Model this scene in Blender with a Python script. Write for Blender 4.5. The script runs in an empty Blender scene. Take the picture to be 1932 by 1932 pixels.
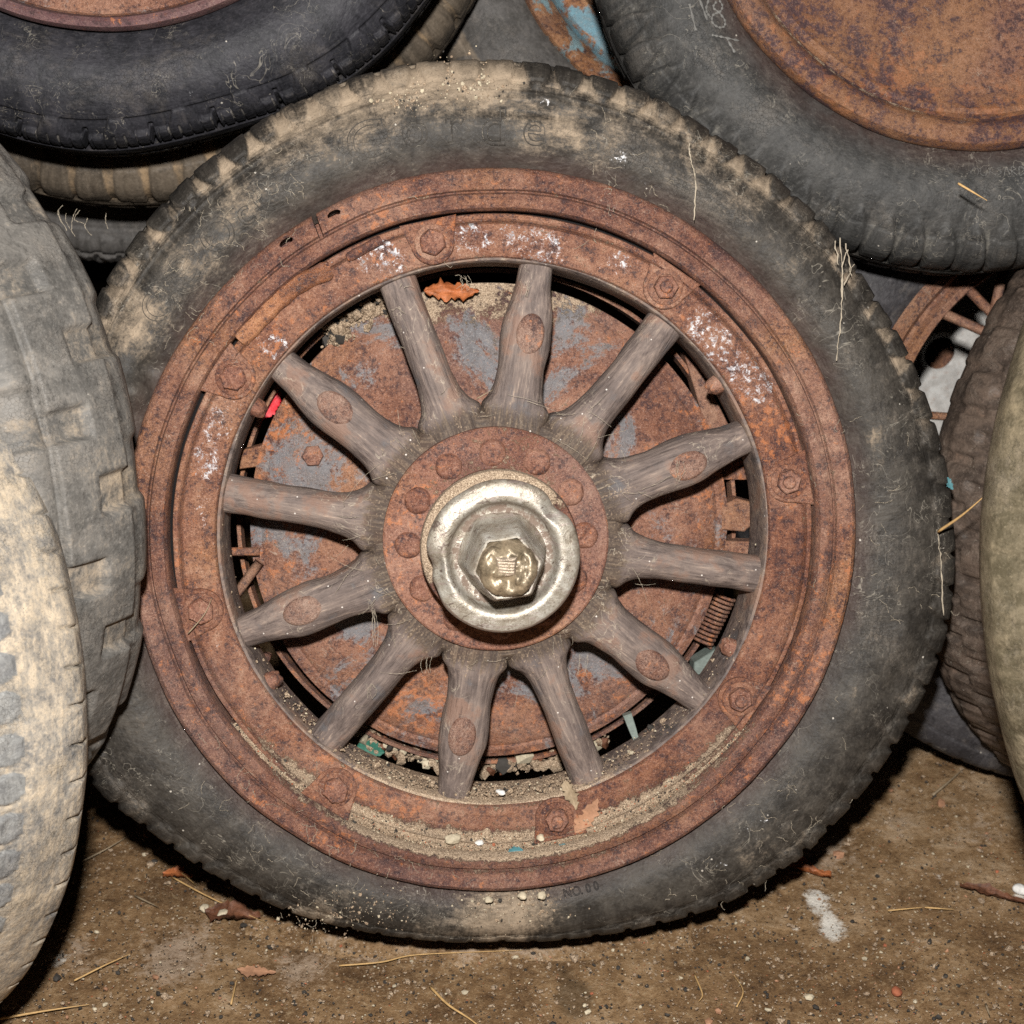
import bpy, bmesh, math, random
import numpy as np
from mathutils import Vector, Matrix, Euler
random.seed(7); rng = np.random.default_rng(7)
S = bpy.context.scene
COL = S.collection
R = math.radians

# ------------------------------------------------------------------ camera, world, flash
F_PX = 3556.0                       # focal length in units of the 1932 px wide frame I measured in
PITCH = R(25); CAM_H = 1.106
AX = np.array([1., 0, 0]); AU = np.array([0, math.sin(PITCH), math.cos(PITCH)]); AF = np.array([0, math.cos(PITCH), -math.sin(PITCH)])
CP = np.array([0, 0, CAM_H])
cam = bpy.data.cameras.new('camera'); co = bpy.data.objects.new('camera', cam); COL.objects.link(co)
co.location = CP; co.rotation_euler = (R(90) - PITCH, 0, 0)
cam.sensor_width = 36; cam.lens = 36 * F_PX / 1932; cam.clip_start = .05; cam.clip_end = 60
cam.dof.use_dof = True; cam.dof.focus_distance = 1.56; cam.dof.aperture_fstop = 11
S.camera = co
w = bpy.data.worlds.new('World'); S.world = w; w.use_nodes = True
w.node_tree.nodes['Background'].inputs[0].default_value = (.95, .96, 1, 1)
w.node_tree.nodes['Background'].inputs[1].default_value = .006
la = bpy.data.lights.new('camera_flash', 'AREA'); la.shape = 'DISK'; la.size = .055; la.energy = 60; la.color = (1, .97, .93)
lo = bpy.data.objects.new('camera_flash', la); COL.objects.link(lo)
lp = CP + .19 * AU + .02 * AX * -1 - .02 * AF
lo.location = lp
tgt = CP + AF * 1.6
lo.rotation_euler = Vector(tgt - lp).to_track_quat('-Z', 'Y').to_euler()
S.view_settings.view_transform = 'Standard'; S.view_settings.look = 'None'; S.view_settings.exposure = 0; S.view_settings.gamma = 1
S.cycles.max_bounces = 3; S.cycles.diffuse_bounces = 2; S.cycles.use_denoising = False

def ray(px, py): return AF + (px - 966) / F_PX * AX + (966 - py) / F_PX * AU
def at(px, py, d): return CP + d * ray(px, py)
def floor_at(px, py, h=0.): r = ray(px, py); return CP + r * ((h - CAM_H) / r[2])
def camn(a, b, c): v = a * AX + b * AU - c * AF; return v / np.linalg.norm(v)
def frame(N):
    N = np.array(N, float) / np.linalg.norm(N); Y = np.array([0, 0, 1.]) - N * N[2]; Y /= np.linalg.norm(Y)
    return np.cross(Y, N), Y, N
def mat4(O, N, roll=0.):
    x, y, n = frame(N)
    x, y = x * math.cos(roll) + y * math.sin(roll), -x * math.sin(roll) + y * math.cos(roll)
    return Matrix(((x[0], y[0], n[0], O[0]), (x[1], y[1], n[1], O[1]), (x[2], y[2], n[2], O[2]), (0, 0, 0, 1)))
MO = at(936, 1017, 1.6); MN = camn(.065, -.13, .99); MX, MY, MN = frame(MN)
def loc(px, py, z=0.):
    "photo point -> main wheel coordinates on the plane z"
    r = ray(px, py); P = MO + MN * z; q = CP + r * (((P - CP) @ MN) / (r @ MN)) - MO
    return q @ MX, q @ MY
PX = 1.6 / F_PX                     # metres per photo unit at the wheel

px = lambda v: v * PX * 1.008       # wheel radii

# ------------------------------------------------------------------ numpy noise
def _h(i, j, k, s):
    n = (i.astype(np.int64) * 374761393 + j.astype(np.int64) * 668265263 + k.astype(np.int64) * 2147483647 + s * 1274126177) & 0xffffffff
    n = ((n ^ (n >> 13)) * 1274126177) & 0xffffffff; n = (n ^ (n >> 16)) & 0xffff
    return n / 65535.
def vn(P, sc, seed=0, octv=3):
    P = np.asarray(P, float) * sc; o = 0.; a = 1.; t = 0.
    for q in range(octv):
        f = np.floor(P); u = P - f; u = u * u * (3 - 2 * u); i, j, k = f[..., 0], f[..., 1], f[..., 2]; v = 0
        for a0 in (0, 1):
            for a1 in (0, 1):
                for a2 in (0, 1):
                    wt = (u[..., 0] if a0 else 1 - u[..., 0]) * (u[..., 1] if a1 else 1 - u[..., 1]) * (u[..., 2] if a2 else 1 - u[..., 2])
                    v = v + wt * _h(i + a0, j + a1, k + a2, seed + q)
        o = o + a * v; t += a; a *= .5; P = P * 2.03
    return o / t - .5
def sst(x, a, b): t = np.clip((x - a) / (b - a), 0, 1); return t * t * (3 - 2 * t)

# ------------------------------------------------------------------ mesh helpers
def mesh(name, V, Fc, mats, attrs=None, smooth=True, angle=None):
    me = bpy.data.meshes.new(name); me.from_pydata(np.asarray(V).tolist(), [], [tuple(f) for f in Fc])
    me.validate()
    for m in (mats if isinstance(mats, (list, tuple)) else [mats]): me.materials.append(m)
    for k, v in (attrs or {}).items():
        a = me.attributes.new(k, 'FLOAT', 'POINT'); a.data.foreach_set('value', np.asarray(v, np.float32).ravel())
    me.polygons.foreach_set('use_smooth', [smooth] * len(me.polygons))
    if angle: me.set_sharp_from_angle(angle=R(angle))
    me.update(); return me
def link(name, me, parent=None, M=None):
    o = bpy.data.objects.new(name, me); COL.objects.link(o)
    if parent: o.parent = parent
    if M is not None: o.matrix_local = M
    return o
def tag(o, label=None, cat=None, group=None, kind=None):
    if label: o['label'] = label
    if cat: o['category'] = cat
    if group: o['group'] = group
    if kind: o['kind'] = kind
    return o
def empty(name, M, label, cat, group=None):
    o = bpy.data.objects.new(name, None); COL.objects.link(o); o.empty_display_size = .05; o.matrix_world = M
    return tag(o, label, cat, group)
def gridfaces(n, m, wrap=True, cap=False):
    i = np.arange(n if wrap else n - 1)[:, None]; j = np.arange(m - 1)[None, :]; i2 = (i + 1) % n
    return np.stack([i * m + j, i2 * m + j, i2 * m + j + 1, i * m + j + 1], -1).reshape(-1, 4)
def smoothpts(pts, n):
    "Catmull-Rom through control rows"
    P = np.array(pts, float); P = np.vstack([2 * P[0] - P[1], P, 2 * P[-1] - P[-2]]); out = []
    m = len(P) - 3
    for t in np.linspace(0, m - 1e-6, n):
        i = int(t); u = t - i; a, b, c, d = P[i:i + 4]
        out.append(.5 * ((2 * b) + (c - a) * u + (2 * a - 5 * b + 4 * c - d) * u * u + (3 * b - 3 * c + d - a) * u ** 3))
    return np.array(out)
def revolve(name, prof, nseg, mats, closed=False, t0=0., t1=2 * math.pi, wob=0., attrf=None, seed=1, angle=35, flip=False, fn=None):
    "prof rows (r, z), turned about the local z axis; wob = metres of unevenness"
    prof = np.array(prof, float); wrap = abs(t1 - t0 - 2 * math.pi) < 1e-6
    th = np.linspace(t0, t1, nseg, endpoint=not wrap); c, s = np.cos(th)[:, None], np.sin(th)[:, None]
    r = np.broadcast_to(prof[:, 0], (nseg, len(prof))).copy(); z = np.broadcast_to(prof[:, 1], r.shape).copy()
    if fn: r, z = fn(th[:, None], r, z)
    P = np.stack([r * c, r * s, z], -1)
    if wob:
        P = P + np.stack([vn(P, 14, seed, 2), vn(P, 14, seed + 9, 2), vn(P, 22, seed + 5, 3)], -1) * wob * 2
        P[..., 2] += vn(P, 190, seed + 3, 2) * wob * .5
    V = P.reshape(-1, 3); Fc = gridfaces(nseg, len(prof), wrap); m_ = len(prof)
    if closed: i_ = np.arange(nseg); j_ = (i_ + 1) % nseg; Fc = np.vstack([Fc, np.stack([i_ * m_ + m_ - 1, j_ * m_ + m_ - 1, j_ * m_, i_ * m_], -1)])
    if flip: Fc = Fc[:, ::-1]
    return mesh(name, V, Fc, mats, attrf(V) if attrf else None, True, angle)
def disc_prof(pts): return pts
def bigger(L, k): return [(a, b, c * k, d) for a, b, c, d in L]
def blobs(V, L, z=0.):
    "sum of soft spots given as (photo x, photo y, radius, strength)"
    a = np.zeros(len(V))
    for px, py, rr, st in L:
        x, y = loc(px, py, z); d2 = (V[:, 0] - x) ** 2 + (V[:, 1] - y) ** 2; a += st * np.exp(-d2 / (rr * PX) ** 2)
    return a

# ------------------------------------------------------------------ materials
class NT:
    def __init__(s, name):
        s.m = bpy.data.materials.new(name); s.m.use_nodes = True; s.t = s.m.node_tree; s.t.nodes.clear()
        s.out = s.n('ShaderNodeOutputMaterial'); s.b = s.n('ShaderNodeBsdfPrincipled'); s.l(s.b.outputs[0], s.out.inputs[0])
        tc = s.n('ShaderNodeTexCoord'); oi = s.n('ShaderNodeObjectInfo')
        a = s.n('ShaderNodeVectorMath', operation='ADD'); s.l(tc.outputs['Object'], a.inputs[0])
        k = s.n('ShaderNodeMath', operation='MULTIPLY'); s.l(oi.outputs['Random'], k.inputs[0]); k.inputs[1].default_value = 7.
        cz = s.n('ShaderNodeCombineXYZ'); s.l(k.outputs[0], cz.inputs[2]); s.l(cz.outputs[0], a.inputs[1]); s.co = a.outputs[0]; s.raw = tc.outputs['Object']
    def n(s, t, **k):
        x = s.t.nodes.new(t)
        for a, b in k.items(): setattr(x, a, b)
        return x
    def l(s, a, b): s.t.links.new(a, b)
    def put(s, sock, v):
        if hasattr(v, 'is_linked') or isinstance(v, bpy.types.NodeSocket): s.l(v, sock)
        else:
            if isinstance(v, (tuple, list)) and len(v) == 3 and sock.type == 'RGBA': v = (*v, 1)
            sock.default_value = v
    def polar(s, k=.12):
        "coordinates drawn out round the axle: streaks run with the circumference"
        sx = s.n('ShaderNodeSeparateXYZ'); s.l(s.co, sx.inputs[0]); x, y = sx.outputs[0], sx.outputs[1]
        rr = s.ma('SQRT', s.ma('ADD', s.ma('MULTIPLY', x, x), s.ma('ADD', s.ma('MULTIPLY', y, y), 1e-6))); c = s.n('ShaderNodeCombineXYZ')
        s.l(s.ma('MULTIPLY', s.ma('DIVIDE', x, rr), k), c.inputs[0]); s.l(s.ma('MULTIPLY', s.ma('DIVIDE', y, rr), k), c.inputs[1]); s.l(s.ma('ADD', rr, s.ma('MULTIPLY', sx.outputs[2], .8)), c.inputs[2]); s.rad = rr
        return c.outputs[0]
    def noise(s, sc, det=6, rough=.6, dist=0., vec=None, stretch=None):
        x = s.n('ShaderNodeTexNoise'); v = vec or s.co
        if stretch:
            mp = s.n('ShaderNodeMapping'); s.l(v, mp.inputs[0]); mp.inputs['Scale'].default_value = stretch; v = mp.outputs[0]
        s.l(v, x.inputs['Vector']); x.inputs['Scale'].default_value = sc; x.inputs['Detail'].default_value = det
        x.inputs['Roughness'].default_value = rough; x.inputs['Distortion'].default_value = dist
        return x.outputs[0]
    def vor(s, sc, feat='F1', rand=1.):
        x = s.n('ShaderNodeTexVoronoi', feature=feat); s.l(s.co, x.inputs['Vector']); x.inputs['Scale'].default_value = sc; x.inputs['Randomness'].default_value = rand
        return x.outputs['Distance'], x.outputs['Color'] if feat == 'F1' else None
    def ma(s, op, a, b=0., c=0., clamp=False):
        x = s.n('ShaderNodeMath', operation=op, use_clamp=clamp)
        for i, v in enumerate((a, b, c)): s.put(x.inputs[i], v)
        return x.outputs[0]
    def ss(s, v, a, b, lo=0., hi=1.):
        x = s.n('ShaderNodeMapRange', interpolation_type='SMOOTHSTEP'); s.put(x.inputs[0], v)
        for i, q in enumerate((a, b, lo, hi)): x.inputs[i + 1].default_value = q
        return x.outputs[0]
    def mix(s, f, a, b, mode='MIX'):
        x = s.n('ShaderNodeMix', data_type='RGBA', blend_type=mode); s.put(x.inputs[0], f); s.put(x.inputs[6], a); s.put(x.inputs[7], b)
        return x.outputs[2]
    def ramp(s, v, stops):
        x = s.n('ShaderNodeValToRGB'); s.put(x.inputs[0], v); e = x.color_ramp.elements
        while len(e) < len(stops): e.new(.5)
        for q, (p, c) in zip(e, stops): q.position = p; q.color = (*c, 1)
        return x.outputs[0]
    def attr(s, name): x = s.n('ShaderNodeAttribute', attribute_name=name); return x.outputs['Fac']
    def bump(s, hs):
        prev = None
        for h, st, d in hs:
            x = s.n('ShaderNodeBump'); s.put(x.inputs['Height'], h); x.inputs['Strength'].default_value = st; x.inputs['Distance'].default_value = d
            if prev: s.l(prev, x.inputs['Normal'])
            prev = x.outputs[0]
        s.l(prev, s.b.inputs['Normal'])
    def fin(s, col, rough=.8, spec=.3, metal=0.):
        s.put(s.b.inputs['Base Color'], col); s.put(s.b.inputs['Roughness'], rough); s.put(s.b.inputs['Specular IOR Level'], spec); s.put(s.b.inputs['Metallic'], metal)
        return s.m
SAND = (.30, .215, .13)
def sandcol(t):
    f = t.noise(900, 3, .7); g = t.noise(260, 4, .7)
    c = t.ramp(f, [(.36, (.07, .048, .032)), (.45, (.25, .18, .12)), (.54, (.40, .30, .205)), (.66, (.62, .50, .37))])
    return t.mix(t.ss(g, .42, .62, 0, .45), c, (.26, .185, .13))
def threads(t, sc=14, wdt=.012, seed=0., gate=(.5, .62)):
    "curly pale fibres (old cobweb and lint)"
    mp = t.n('ShaderNodeVectorMath', operation='ADD'); t.l(t.co, mp.inputs[0]); mp.inputs[1].default_value = (seed, seed * 2, -seed)
    a = t.noise(sc, 3, .55, 1.6, vec=mp.outputs[0]); d = t.ma('ABSOLUTE', t.ma('SUBTRACT', a, .5)); m = t.ss(d, 0., wdt, 1., 0.)
    g = t.noise(sc * .55, 3, .6, 0., vec=mp.outputs[0]); return t.ma('MULTIPLY', m, t.ss(g, gate[0], gate[1]))
def rubber(name, dark, light, dcol=(.22, .16, .105), dbase=0., spec=.26, rmin=.48, lint=1., grain=None, stain=None, film=.22, patch=1.6):
    t = NT(name); pv, pf = t.polar(.42), t.polar(.13); A = t.noise(7, 6, .62, .3); B = t.noise(34, 8, .72, .3, vec=pv); Cn = t.noise(360, 6, .75); Dn = t.noise(16, 5, .6, .4); St = t.noise(210, 5, .7, .2, vec=pf)
    base = t.mix(t.ss(B, .38, .62), dark, light)
    base = t.mix(t.ss(St, .54, .70, 0, .35), base, tuple(c * 1.5 for c in light)); base = t.mix(t.ss(St, .34, .45, .45, 0.), base, tuple(c * .5 for c in dark))
    base = t.mix(t.ss(Cn, .54, .70, 0, .45), base, tuple(min(1, c * 1.9 + .01) for c in light)); base = t.mix(t.ss(Cn, .34, .43, .5, 0.), base, tuple(c * .35 for c in dark))
    if stain: base = t.mix(t.ma('MULTIPLY', t.ss(t.rad, *stain, 1., 0.), t.ss(Dn, .35, .6, .2, .6)), base, (.062, .034, .028))
    s = t.ma('ADD', t.attr('dust'), t.ma('ADD', t.ma('MULTIPLY', t.ma('SUBTRACT', A, .5), .9), dbase))
    s = t.ma('ADD', s, t.ma('ADD', t.ma('MULTIPLY', t.ma('SUBTRACT', B, .5), patch), t.ma('ADD', t.ma('MULTIPLY', t.ma('SUBTRACT', St, .5), .9), t.ma('MULTIPLY', t.ma('SUBTRACT', Cn, .5), .9))))
    dm = t.ss(s, .28, 1.05)
    dc = t.mix(t.ss(Dn, .38, .62), dcol, tuple(c * .58 for c in dcol)); dc = t.mix(t.ss(St, .45, .62, 0, .5), dc, tuple(min(1, c * 1.35) for c in dcol)); dc = t.mix(t.ss(t.noise(900, 2, .65), .32, .42, .6, 0.), dc, (.05, .036, .026))
    c = t.mix(t.ma('MULTIPLY', dm, .90), base, dc)
    fm = t.ss(t.ma('ADD', Dn, t.ma('MULTIPLY', t.ma('SUBTRACT', St, .5), .9)), .50, .78, 0., film); c = t.mix(fm, c, (.20, .17, .14))
    th = t.ma('MAXIMUM', threads(t, 24, .007), threads(t, 52, .010, 3.1, (.54, .64))); c = t.mix(t.ma('MULTIPLY', th, .36 * lint), c, (.42, .38, .31))
    vd, vc = t.vor(120); sp = t.n('ShaderNodeSeparateColor'); t.l(vc, sp.inputs[0])
    fl = t.ma('MULTIPLY', t.ss(t.ma('ADD', vd, t.ma('MULTIPLY', t.ma('SUBTRACT', Cn, .5), .25)), .07, .13, 1., 0.), t.ma('GREATER_THAN', t.ma('ADD', sp.outputs[0], t.ma('MULTIPLY', t.ma('SUBTRACT', A, .5), .6)), .965)); c = t.mix(t.ma('MULTIPLY', fl, .8 * lint), c, (.5, .46, .40))
    spm = t.ss(t.ma('ADD', t.ma('MINIMUM', t.attr('splat_glint'), .50), t.ma('ADD', t.ma('MULTIPLY', t.ma('SUBTRACT', t.noise(140, 8, .8, .5), .5), 2.4), t.ma('MULTIPLY', t.ma('SUBTRACT', Cn, .5), 1.2))), .62, .80); c = t.mix(spm, c, (.70, .70, .71))
    vk, _ = t.vor(330, 'DISTANCE_TO_EDGE'); ck = t.ma('MULTIPLY', t.ss(vk, .0, .05, 1., 0.), t.ss(Dn, .48, .6)); c = t.mix(t.ma('MULTIPLY', ck, .55), c, (.012, .011, .010))
    t.bump([(A, .5, .02), (B, .28, .004), (t.ma('SUBTRACT', 1., ck), .35, .0012), (St, .22, .0014), (Cn, .30, .0009), (spm, .4, .001)])
    return t.fin(c, t.ma('ADD', t.ma('MULTIPLY', dm, .35), t.ss(Cn, .3, .7, rmin, rmin + .2)), spec)
def rust(name, stops, paint=None, pth=(.5, .56), paint_bias=0., dust=True, spec=.45, rlo=.36, rhi=.88, sc=1., bright=1., bstr=.7, pale=.20, psc=13, streak=1., ogs=.65):
    t = NT(name); A = t.noise(10 * sc, 8, .68, .4); B = t.noise(60 * sc, 9, .76, .2); Cn = t.noise(260 * sc, 6, .8); D = t.noise(760, 3, .75); St = t.noise(95, 6, .7, .3, vec=t.polar(.06))
    v = t.ma('ADD', t.ma('MULTIPLY', B, .50), t.ma('ADD', t.ma('MULTIPLY', A, .32), t.ma('ADD', t.ma('MULTIPLY', Cn, .34), t.ma('MULTIPLY', St, .26 * streak))))
    st = [(.5 + (p - .52) * .62, tuple(q * (1, .93, .88)[n_] for n_, q in enumerate(c))) for p, c in stops]
    c = t.ramp(t.ma('SUBTRACT', v, .08 + .13 * streak), st)
    H1 = t.noise(4.5, 4, .6, .5, vec=t.raw); c = t.mix(t.ss(H1, .50, .66, 0, .6), c, t.mix(t.ss(Cn, .4, .6), (.15 * bright, .055 * bright, .020), (.34 * bright, .155 * bright, .06))); c = t.mix(t.ss(H1, .48, .34, 0, .45), c, (.085, .045, .042))
    # dark pits and purple scale
    pit = t.ss(t.ma('ADD', t.ma('MULTIPLY', B, .40), t.ma('MULTIPLY', Cn, .60)), .470, .425); c = t.mix(t.ma('MULTIPLY', pit, .85), c, (.040, .019, .021))
    c = t.mix(t.ss(Cn, .55, .68, 0, .6), c, (.33 * bright, .13 * bright, .062 * bright)); c = t.mix(t.ss(D, .58, .70, 0, .55), c, (.50 * bright, .33 * bright, .25 * bright)); c = t.mix(t.ss(D, .34, .44, .8, 0.), c, (.024, .012, .011))
    og = t.ss(t.ma('ADD', t.ma('MULTIPLY', t.noise(120 * sc, 4, .7), .7), t.ma('MULTIPLY', t.noise(7, 3, .6), .45)), .655, .70); c = t.mix(t.ma('MULTIPLY', og, ogs), c, (.42, .14, .045))
    hb = []
    if paint:
        pm = t.ss(t.ma('ADD', t.ma('ADD', t.ma('MULTIPLY', t.noise(psc * sc, 10, .70, .6), .75), t.ma('MULTIPLY', Cn, .25)), paint_bias), *pth)
        pc = t.mix(t.ss(B, .36, .64), paint, tuple(q * .62 for q in paint)); pc = t.mix(t.ss(D, .52, .70, 0, .5), pc, tuple(min(.8, q * 1.9) for q in paint)); pc = t.mix(t.ss(Cn, .56, .68, 0, .7), pc, (.25, .12, .07)); c = t.mix(t.ma('MULTIPLY', pm, .9), c, pc); hb.append((t.ma('SUBTRACT', 1., pm), .5, .001))
    film = t.ss(t.ma('ADD', t.ma('MULTIPLY', A, .6), t.ma('ADD', t.ma('MULTIPLY', B, .3), t.ma('MULTIPLY', D, .35))), .52, .80, 0., pale); c = t.mix(film, c, (.42, .32, .26))
    rg = t.ss(Cn, .38, .66, rhi, rlo)
    if dust:
        d = t.ma('ADD', t.attr('dust'), t.ma('ADD', t.ma('MULTIPLY', t.ma('SUBTRACT', B, .5), 1.6), t.ma('MULTIPLY', t.ma('SUBTRACT', Cn, .5), 1.6)))
        dm = t.ss(d, .40, .62); c = t.mix(dm, c, sandcol(t)); rg = t.ma('MAXIMUM', rg, dm); hb.append((dm, .5, .0012))
    th = threads(t, 38, .007, 1.7, (.52, .62)); c = t.mix(t.ma('MULTIPLY', th, .35), c, (.5, .42, .33))
    spm = t.ss(t.ma('ADD', t.ma('MINIMUM', t.attr('splat_glint'), .56), t.ma('ADD', t.ma('MULTIPLY', t.ma('SUBTRACT', t.noise(110, 8, .82, .8), .5), 2.6), t.ma('MULTIPLY', t.ma('SUBTRACT', Cn, .5), 2.2))), .60, .92); c = t.mix(t.ma('MULTIPLY', spm, .92), c, t.mix(t.ss(t.noise(200, 5, .7), .42, .6), (.36, .37, .40), (.78, .78, .80)))
    t.bump([(A, .3, .008), (B, bstr, .005), (Cn, bstr, .002), (D, .6, .0007), (og, .3, .001)] + hb)
    return t.fin(c, rg, spec)
RS = [(.28, (.040, .019, .020)), (.40, (.080, .034, .027)), (.50, (.135, .055, .036)), (.60, (.195, .086, .053)), (.72, (.31, .18, .125))]
M_rim = rust('rusted_rim_steel', RS)
M_fel = rust('rusted_felloe_steel', [(.28, (.042, .020, .018)), (.40, (.095, .038, .026)), (.50, (.160, .062, .034)), (.60, (.23, .098, .052)), (.72, (.34, .20, .135))])
M_flange = rust('rusted_flange_steel', [(.28, (.05, .023, .018)), (.42, (.115, .046, .029)), (.52, (.175, .070, .042)), (.64, (.24, .11, .068)), (.76, (.34, .21, .15))], bstr=.5)
M_drum = rust('painted_drum_steel', [(.30, (.07, .03, .022)), (.44, (.12, .048, .028)), (.54, (.18, .075, .042)), (.66, (.25, .11, .060)), (.78, (.36, .21, .14))], paint=(.155, .158, .168), pth=(.50, .545), paint_bias=-.010, streak=.3, bstr=.5)
M_purple = rust('purple_brown_rim_steel', [(.3, (.05, .025, .03)), (.5, (.095, .045, .052)), (.65, (.125, .06, .064)), (.8, (.17, .09, .085))], bright=.38, bstr=.25, pale=.15)
M_disc = rust('rusted_disc_steel', [(.34, (.034, .019, .024)), (.46, (.070, .034, .036)), (.50, (.125, .055, .028)), (.60, (.185, .085, .035)), (.76, (.28, .14, .07))], bstr=.5, sc=.8, pale=.08, bright=.62, streak=.3, ogs=.22)
M_blue = rust('flaking_blue_steel', [(.3, (.07, .03, .02)), (.45, (.22, .085, .03)), (.58, (.40, .19, .07)), (.72, (.50, .30, .15))], paint=(.17, .36, .45), pth=(.49, .52), paint_bias=.012, dust=False, psc=24, pale=.2, ogs=.3)
M_bluer = rust('rusty_blue_steel', [(.3, (.06, .025, .018)), (.45, (.17, .07, .028)), (.58, (.32, .15, .06)), (.72, (.45, .27, .13))], paint=(.20, .34, .38), pth=(.49, .52), paint_bias=-.03, dust=False, psc=30, pale=.2, ogs=.3)
M_white = rust('white_painted_steel', [(.3, (.1, .05, .03)), (.5, (.3, .14, .05)), (.7, (.5, .36, .2))], paint=(.55, .55, .53), pth=(.36, .42), paint_bias=.03, dust=False, pale=0, bstr=.3)
M_wire = rust('rusted_wire_steel', [(.3, (.07, .03, .025)), (.5, (.19, .085, .05)), (.66, (.28, .15, .09)), (.8, (.36, .22, .14))], dust=False)
M_copper = rust('bright_orange_rust', [(.3, (.09, .038, .022)), (.5, (.22, .09, .042)), (.64, (.36, .16, .07)), (.8, (.5, .28, .15))], dust=False, rlo=.28, rhi=.5, pale=.1)
M_rub = rubber('dusty_grey_rubber', (.0225, .0195, .0165), (.052, .0455, .038), (.29, .225, .16), .02, stain=(.311, .334))
M_rubA = rubber('black_rubber', (.013, .013, .016), (.028, .027, .032), (.16, .145, .13), -.14, .3, .5, film=.16)
M_rubI = rubber('faded_black_rubber', (.028, .0275, .0265), (.055, .053, .050), (.15, .14, .12), -.10, .24, .48, stain=(.255, .285))
M_rubC = rubber('sandy_brown_rubber', (.06, .048, .036), (.12, .095, .07), (.26, .18, .105), .18, lint=.6)
M_rubE = rubber('grey_mud_rubber', (.080, .076, .070), (.145, .135, .122), (.30, .235, .165), .16, lint=.4)
M_rubF = rubber('pale_sand_rubber', (.14, .14, .14), (.25, .25, .24), (.48, .385, .27), .56, lint=.2, patch=1.1)
M_rubG = rubber('olive_brown_rubber', (.07, .058, .035), (.14, .115, .075), (.21, .165, .10), .10, lint=.5, grain=(9, 9, 1.2))
M_rubH = rubber('red_brown_rubber', (.045, .033, .026), (.10, .072, .055), (.20, .12, .08), .02, lint=.6)
M_rubL = rubber('blue_black_rubber', (.026, .024, .026), (.050, .047, .050), (.10, .09, .085), -.12, lint=.8)
M_rubJ = rubber('plain_grey_rubber', (.06, .056, .052), (.10, .093, .088), (.2, .16, .12), -.02, lint=.2)

def wood(name, ring=False, lo=(.060, .045, .040), mid=(.130, .100, .088), hi=(.27, .21, .175)):
    t = NT(name); st = (1, 1, 1) if ring else (.07, 1, 1)
    g = t.noise(330 if not ring else 130, 6, .7, .1, stretch=st); g2 = t.noise(90, 6, .7, .3, stretch=st if ring else (.12, 1, 1)); A = t.noise(22, 6, .65); Cn = t.noise(520, 4, .7)
    v = t.ma('ADD', t.ma('MULTIPLY', g, .36), t.ma('ADD', t.ma('MULTIPLY', g2, .34), t.ma('MULTIPLY', A, .40)))
    c = t.ramp(t.ma('SUBTRACT', v, .05), [(.38, lo), (.48, mid), (.55, tuple((a + b) / 2 for a, b in zip(mid, hi))), (.64, hi)])
    c = t.mix(t.ss(A, .52, .62, 0, .6), c, (.20, .110, .076)); c = t.mix(t.ss(A, .28, .42, .55, 0.), c, (.12, .125, .135)); c = t.mix(t.ss(g, .60, .72, 0, .5), c, (.48, .36, .27)); c = t.mix(t.ss(g, .32, .39, .55, 0.), c, (.05, .037, .033))
    gm = t.ss(t.ma('ADD', t.attr('grime'), t.ma('ADD', t.ma('MULTIPLY', t.ma('SUBTRACT', g, .5), 1.6), t.ma('MULTIPLY', t.ma('SUBTRACT', A, .5), 1.2))), .35, .75); c = t.mix(t.ma('MULTIPLY', gm, .85), c, t.mix(t.ss(t.ma('ADD', t.ma('MULTIPLY', g, .6), t.ma('MULTIPLY', Cn, .4)), .43, .66), (.040, .027, .020), (.145, .105, .070)))
    d = t.ma('ADD', t.attr('dust'), t.ma('ADD', t.ma('MULTIPLY', t.ma('SUBTRACT', g2, .5), 1.2), t.ma('MULTIPLY', t.ma('SUBTRACT', Cn, .5), 1.8))); dm = t.ss(d, .42, .72); c = t.mix(dm, c, sandcol(t))
    th = threads(t, 34, .012, .7, (.5, .6)); c = t.mix(t.ma('MULTIPLY', th, .45), c, (.5, .43, .33))
    vd, vc = t.vor(210); sp = t.n('ShaderNodeSeparateColor'); t.l(vc, sp.inputs[0]); fl = t.ma('MULTIPLY', t.ss(vd, .1, .2, 1., 0.), t.ma('GREATER_THAN', sp.outputs[0], .95)); c = t.mix(fl, c, (.6, .55, .5))
    t.bump([(g2, .5, .003), (g, .7, .0014), (Cn, .5, .0006), (A, .3, .006)])
    return t.fin(c, t.ss(g2, .3, .7, .55, .85), .3)
M_wood = wood('weathered_spoke_wood'); M_felwood = wood('weathered_felloe_wood', True, (.05, .038, .034), (.13, .10, .088), (.27, .20, .15))
def plain(name, col, rough=.7, spec=.3, metal=0., var=.35, bs=.3, tr=0.):
    t = NT(name); a = t.noise(60, 6, .7); b = t.noise(500, 4, .7)
    c = t.mix(t.ss(a, .3, .7), col, tuple(q * (1 - var) for q in col)); c = t.mix(t.ss(b, .4, .7, 0, .3), c, tuple(min(1, q * 1.5) for q in col)); t.bump([(a, bs, .002), (b, bs, .0006)])
    return t.fin(c, rough, spec, metal)
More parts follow.
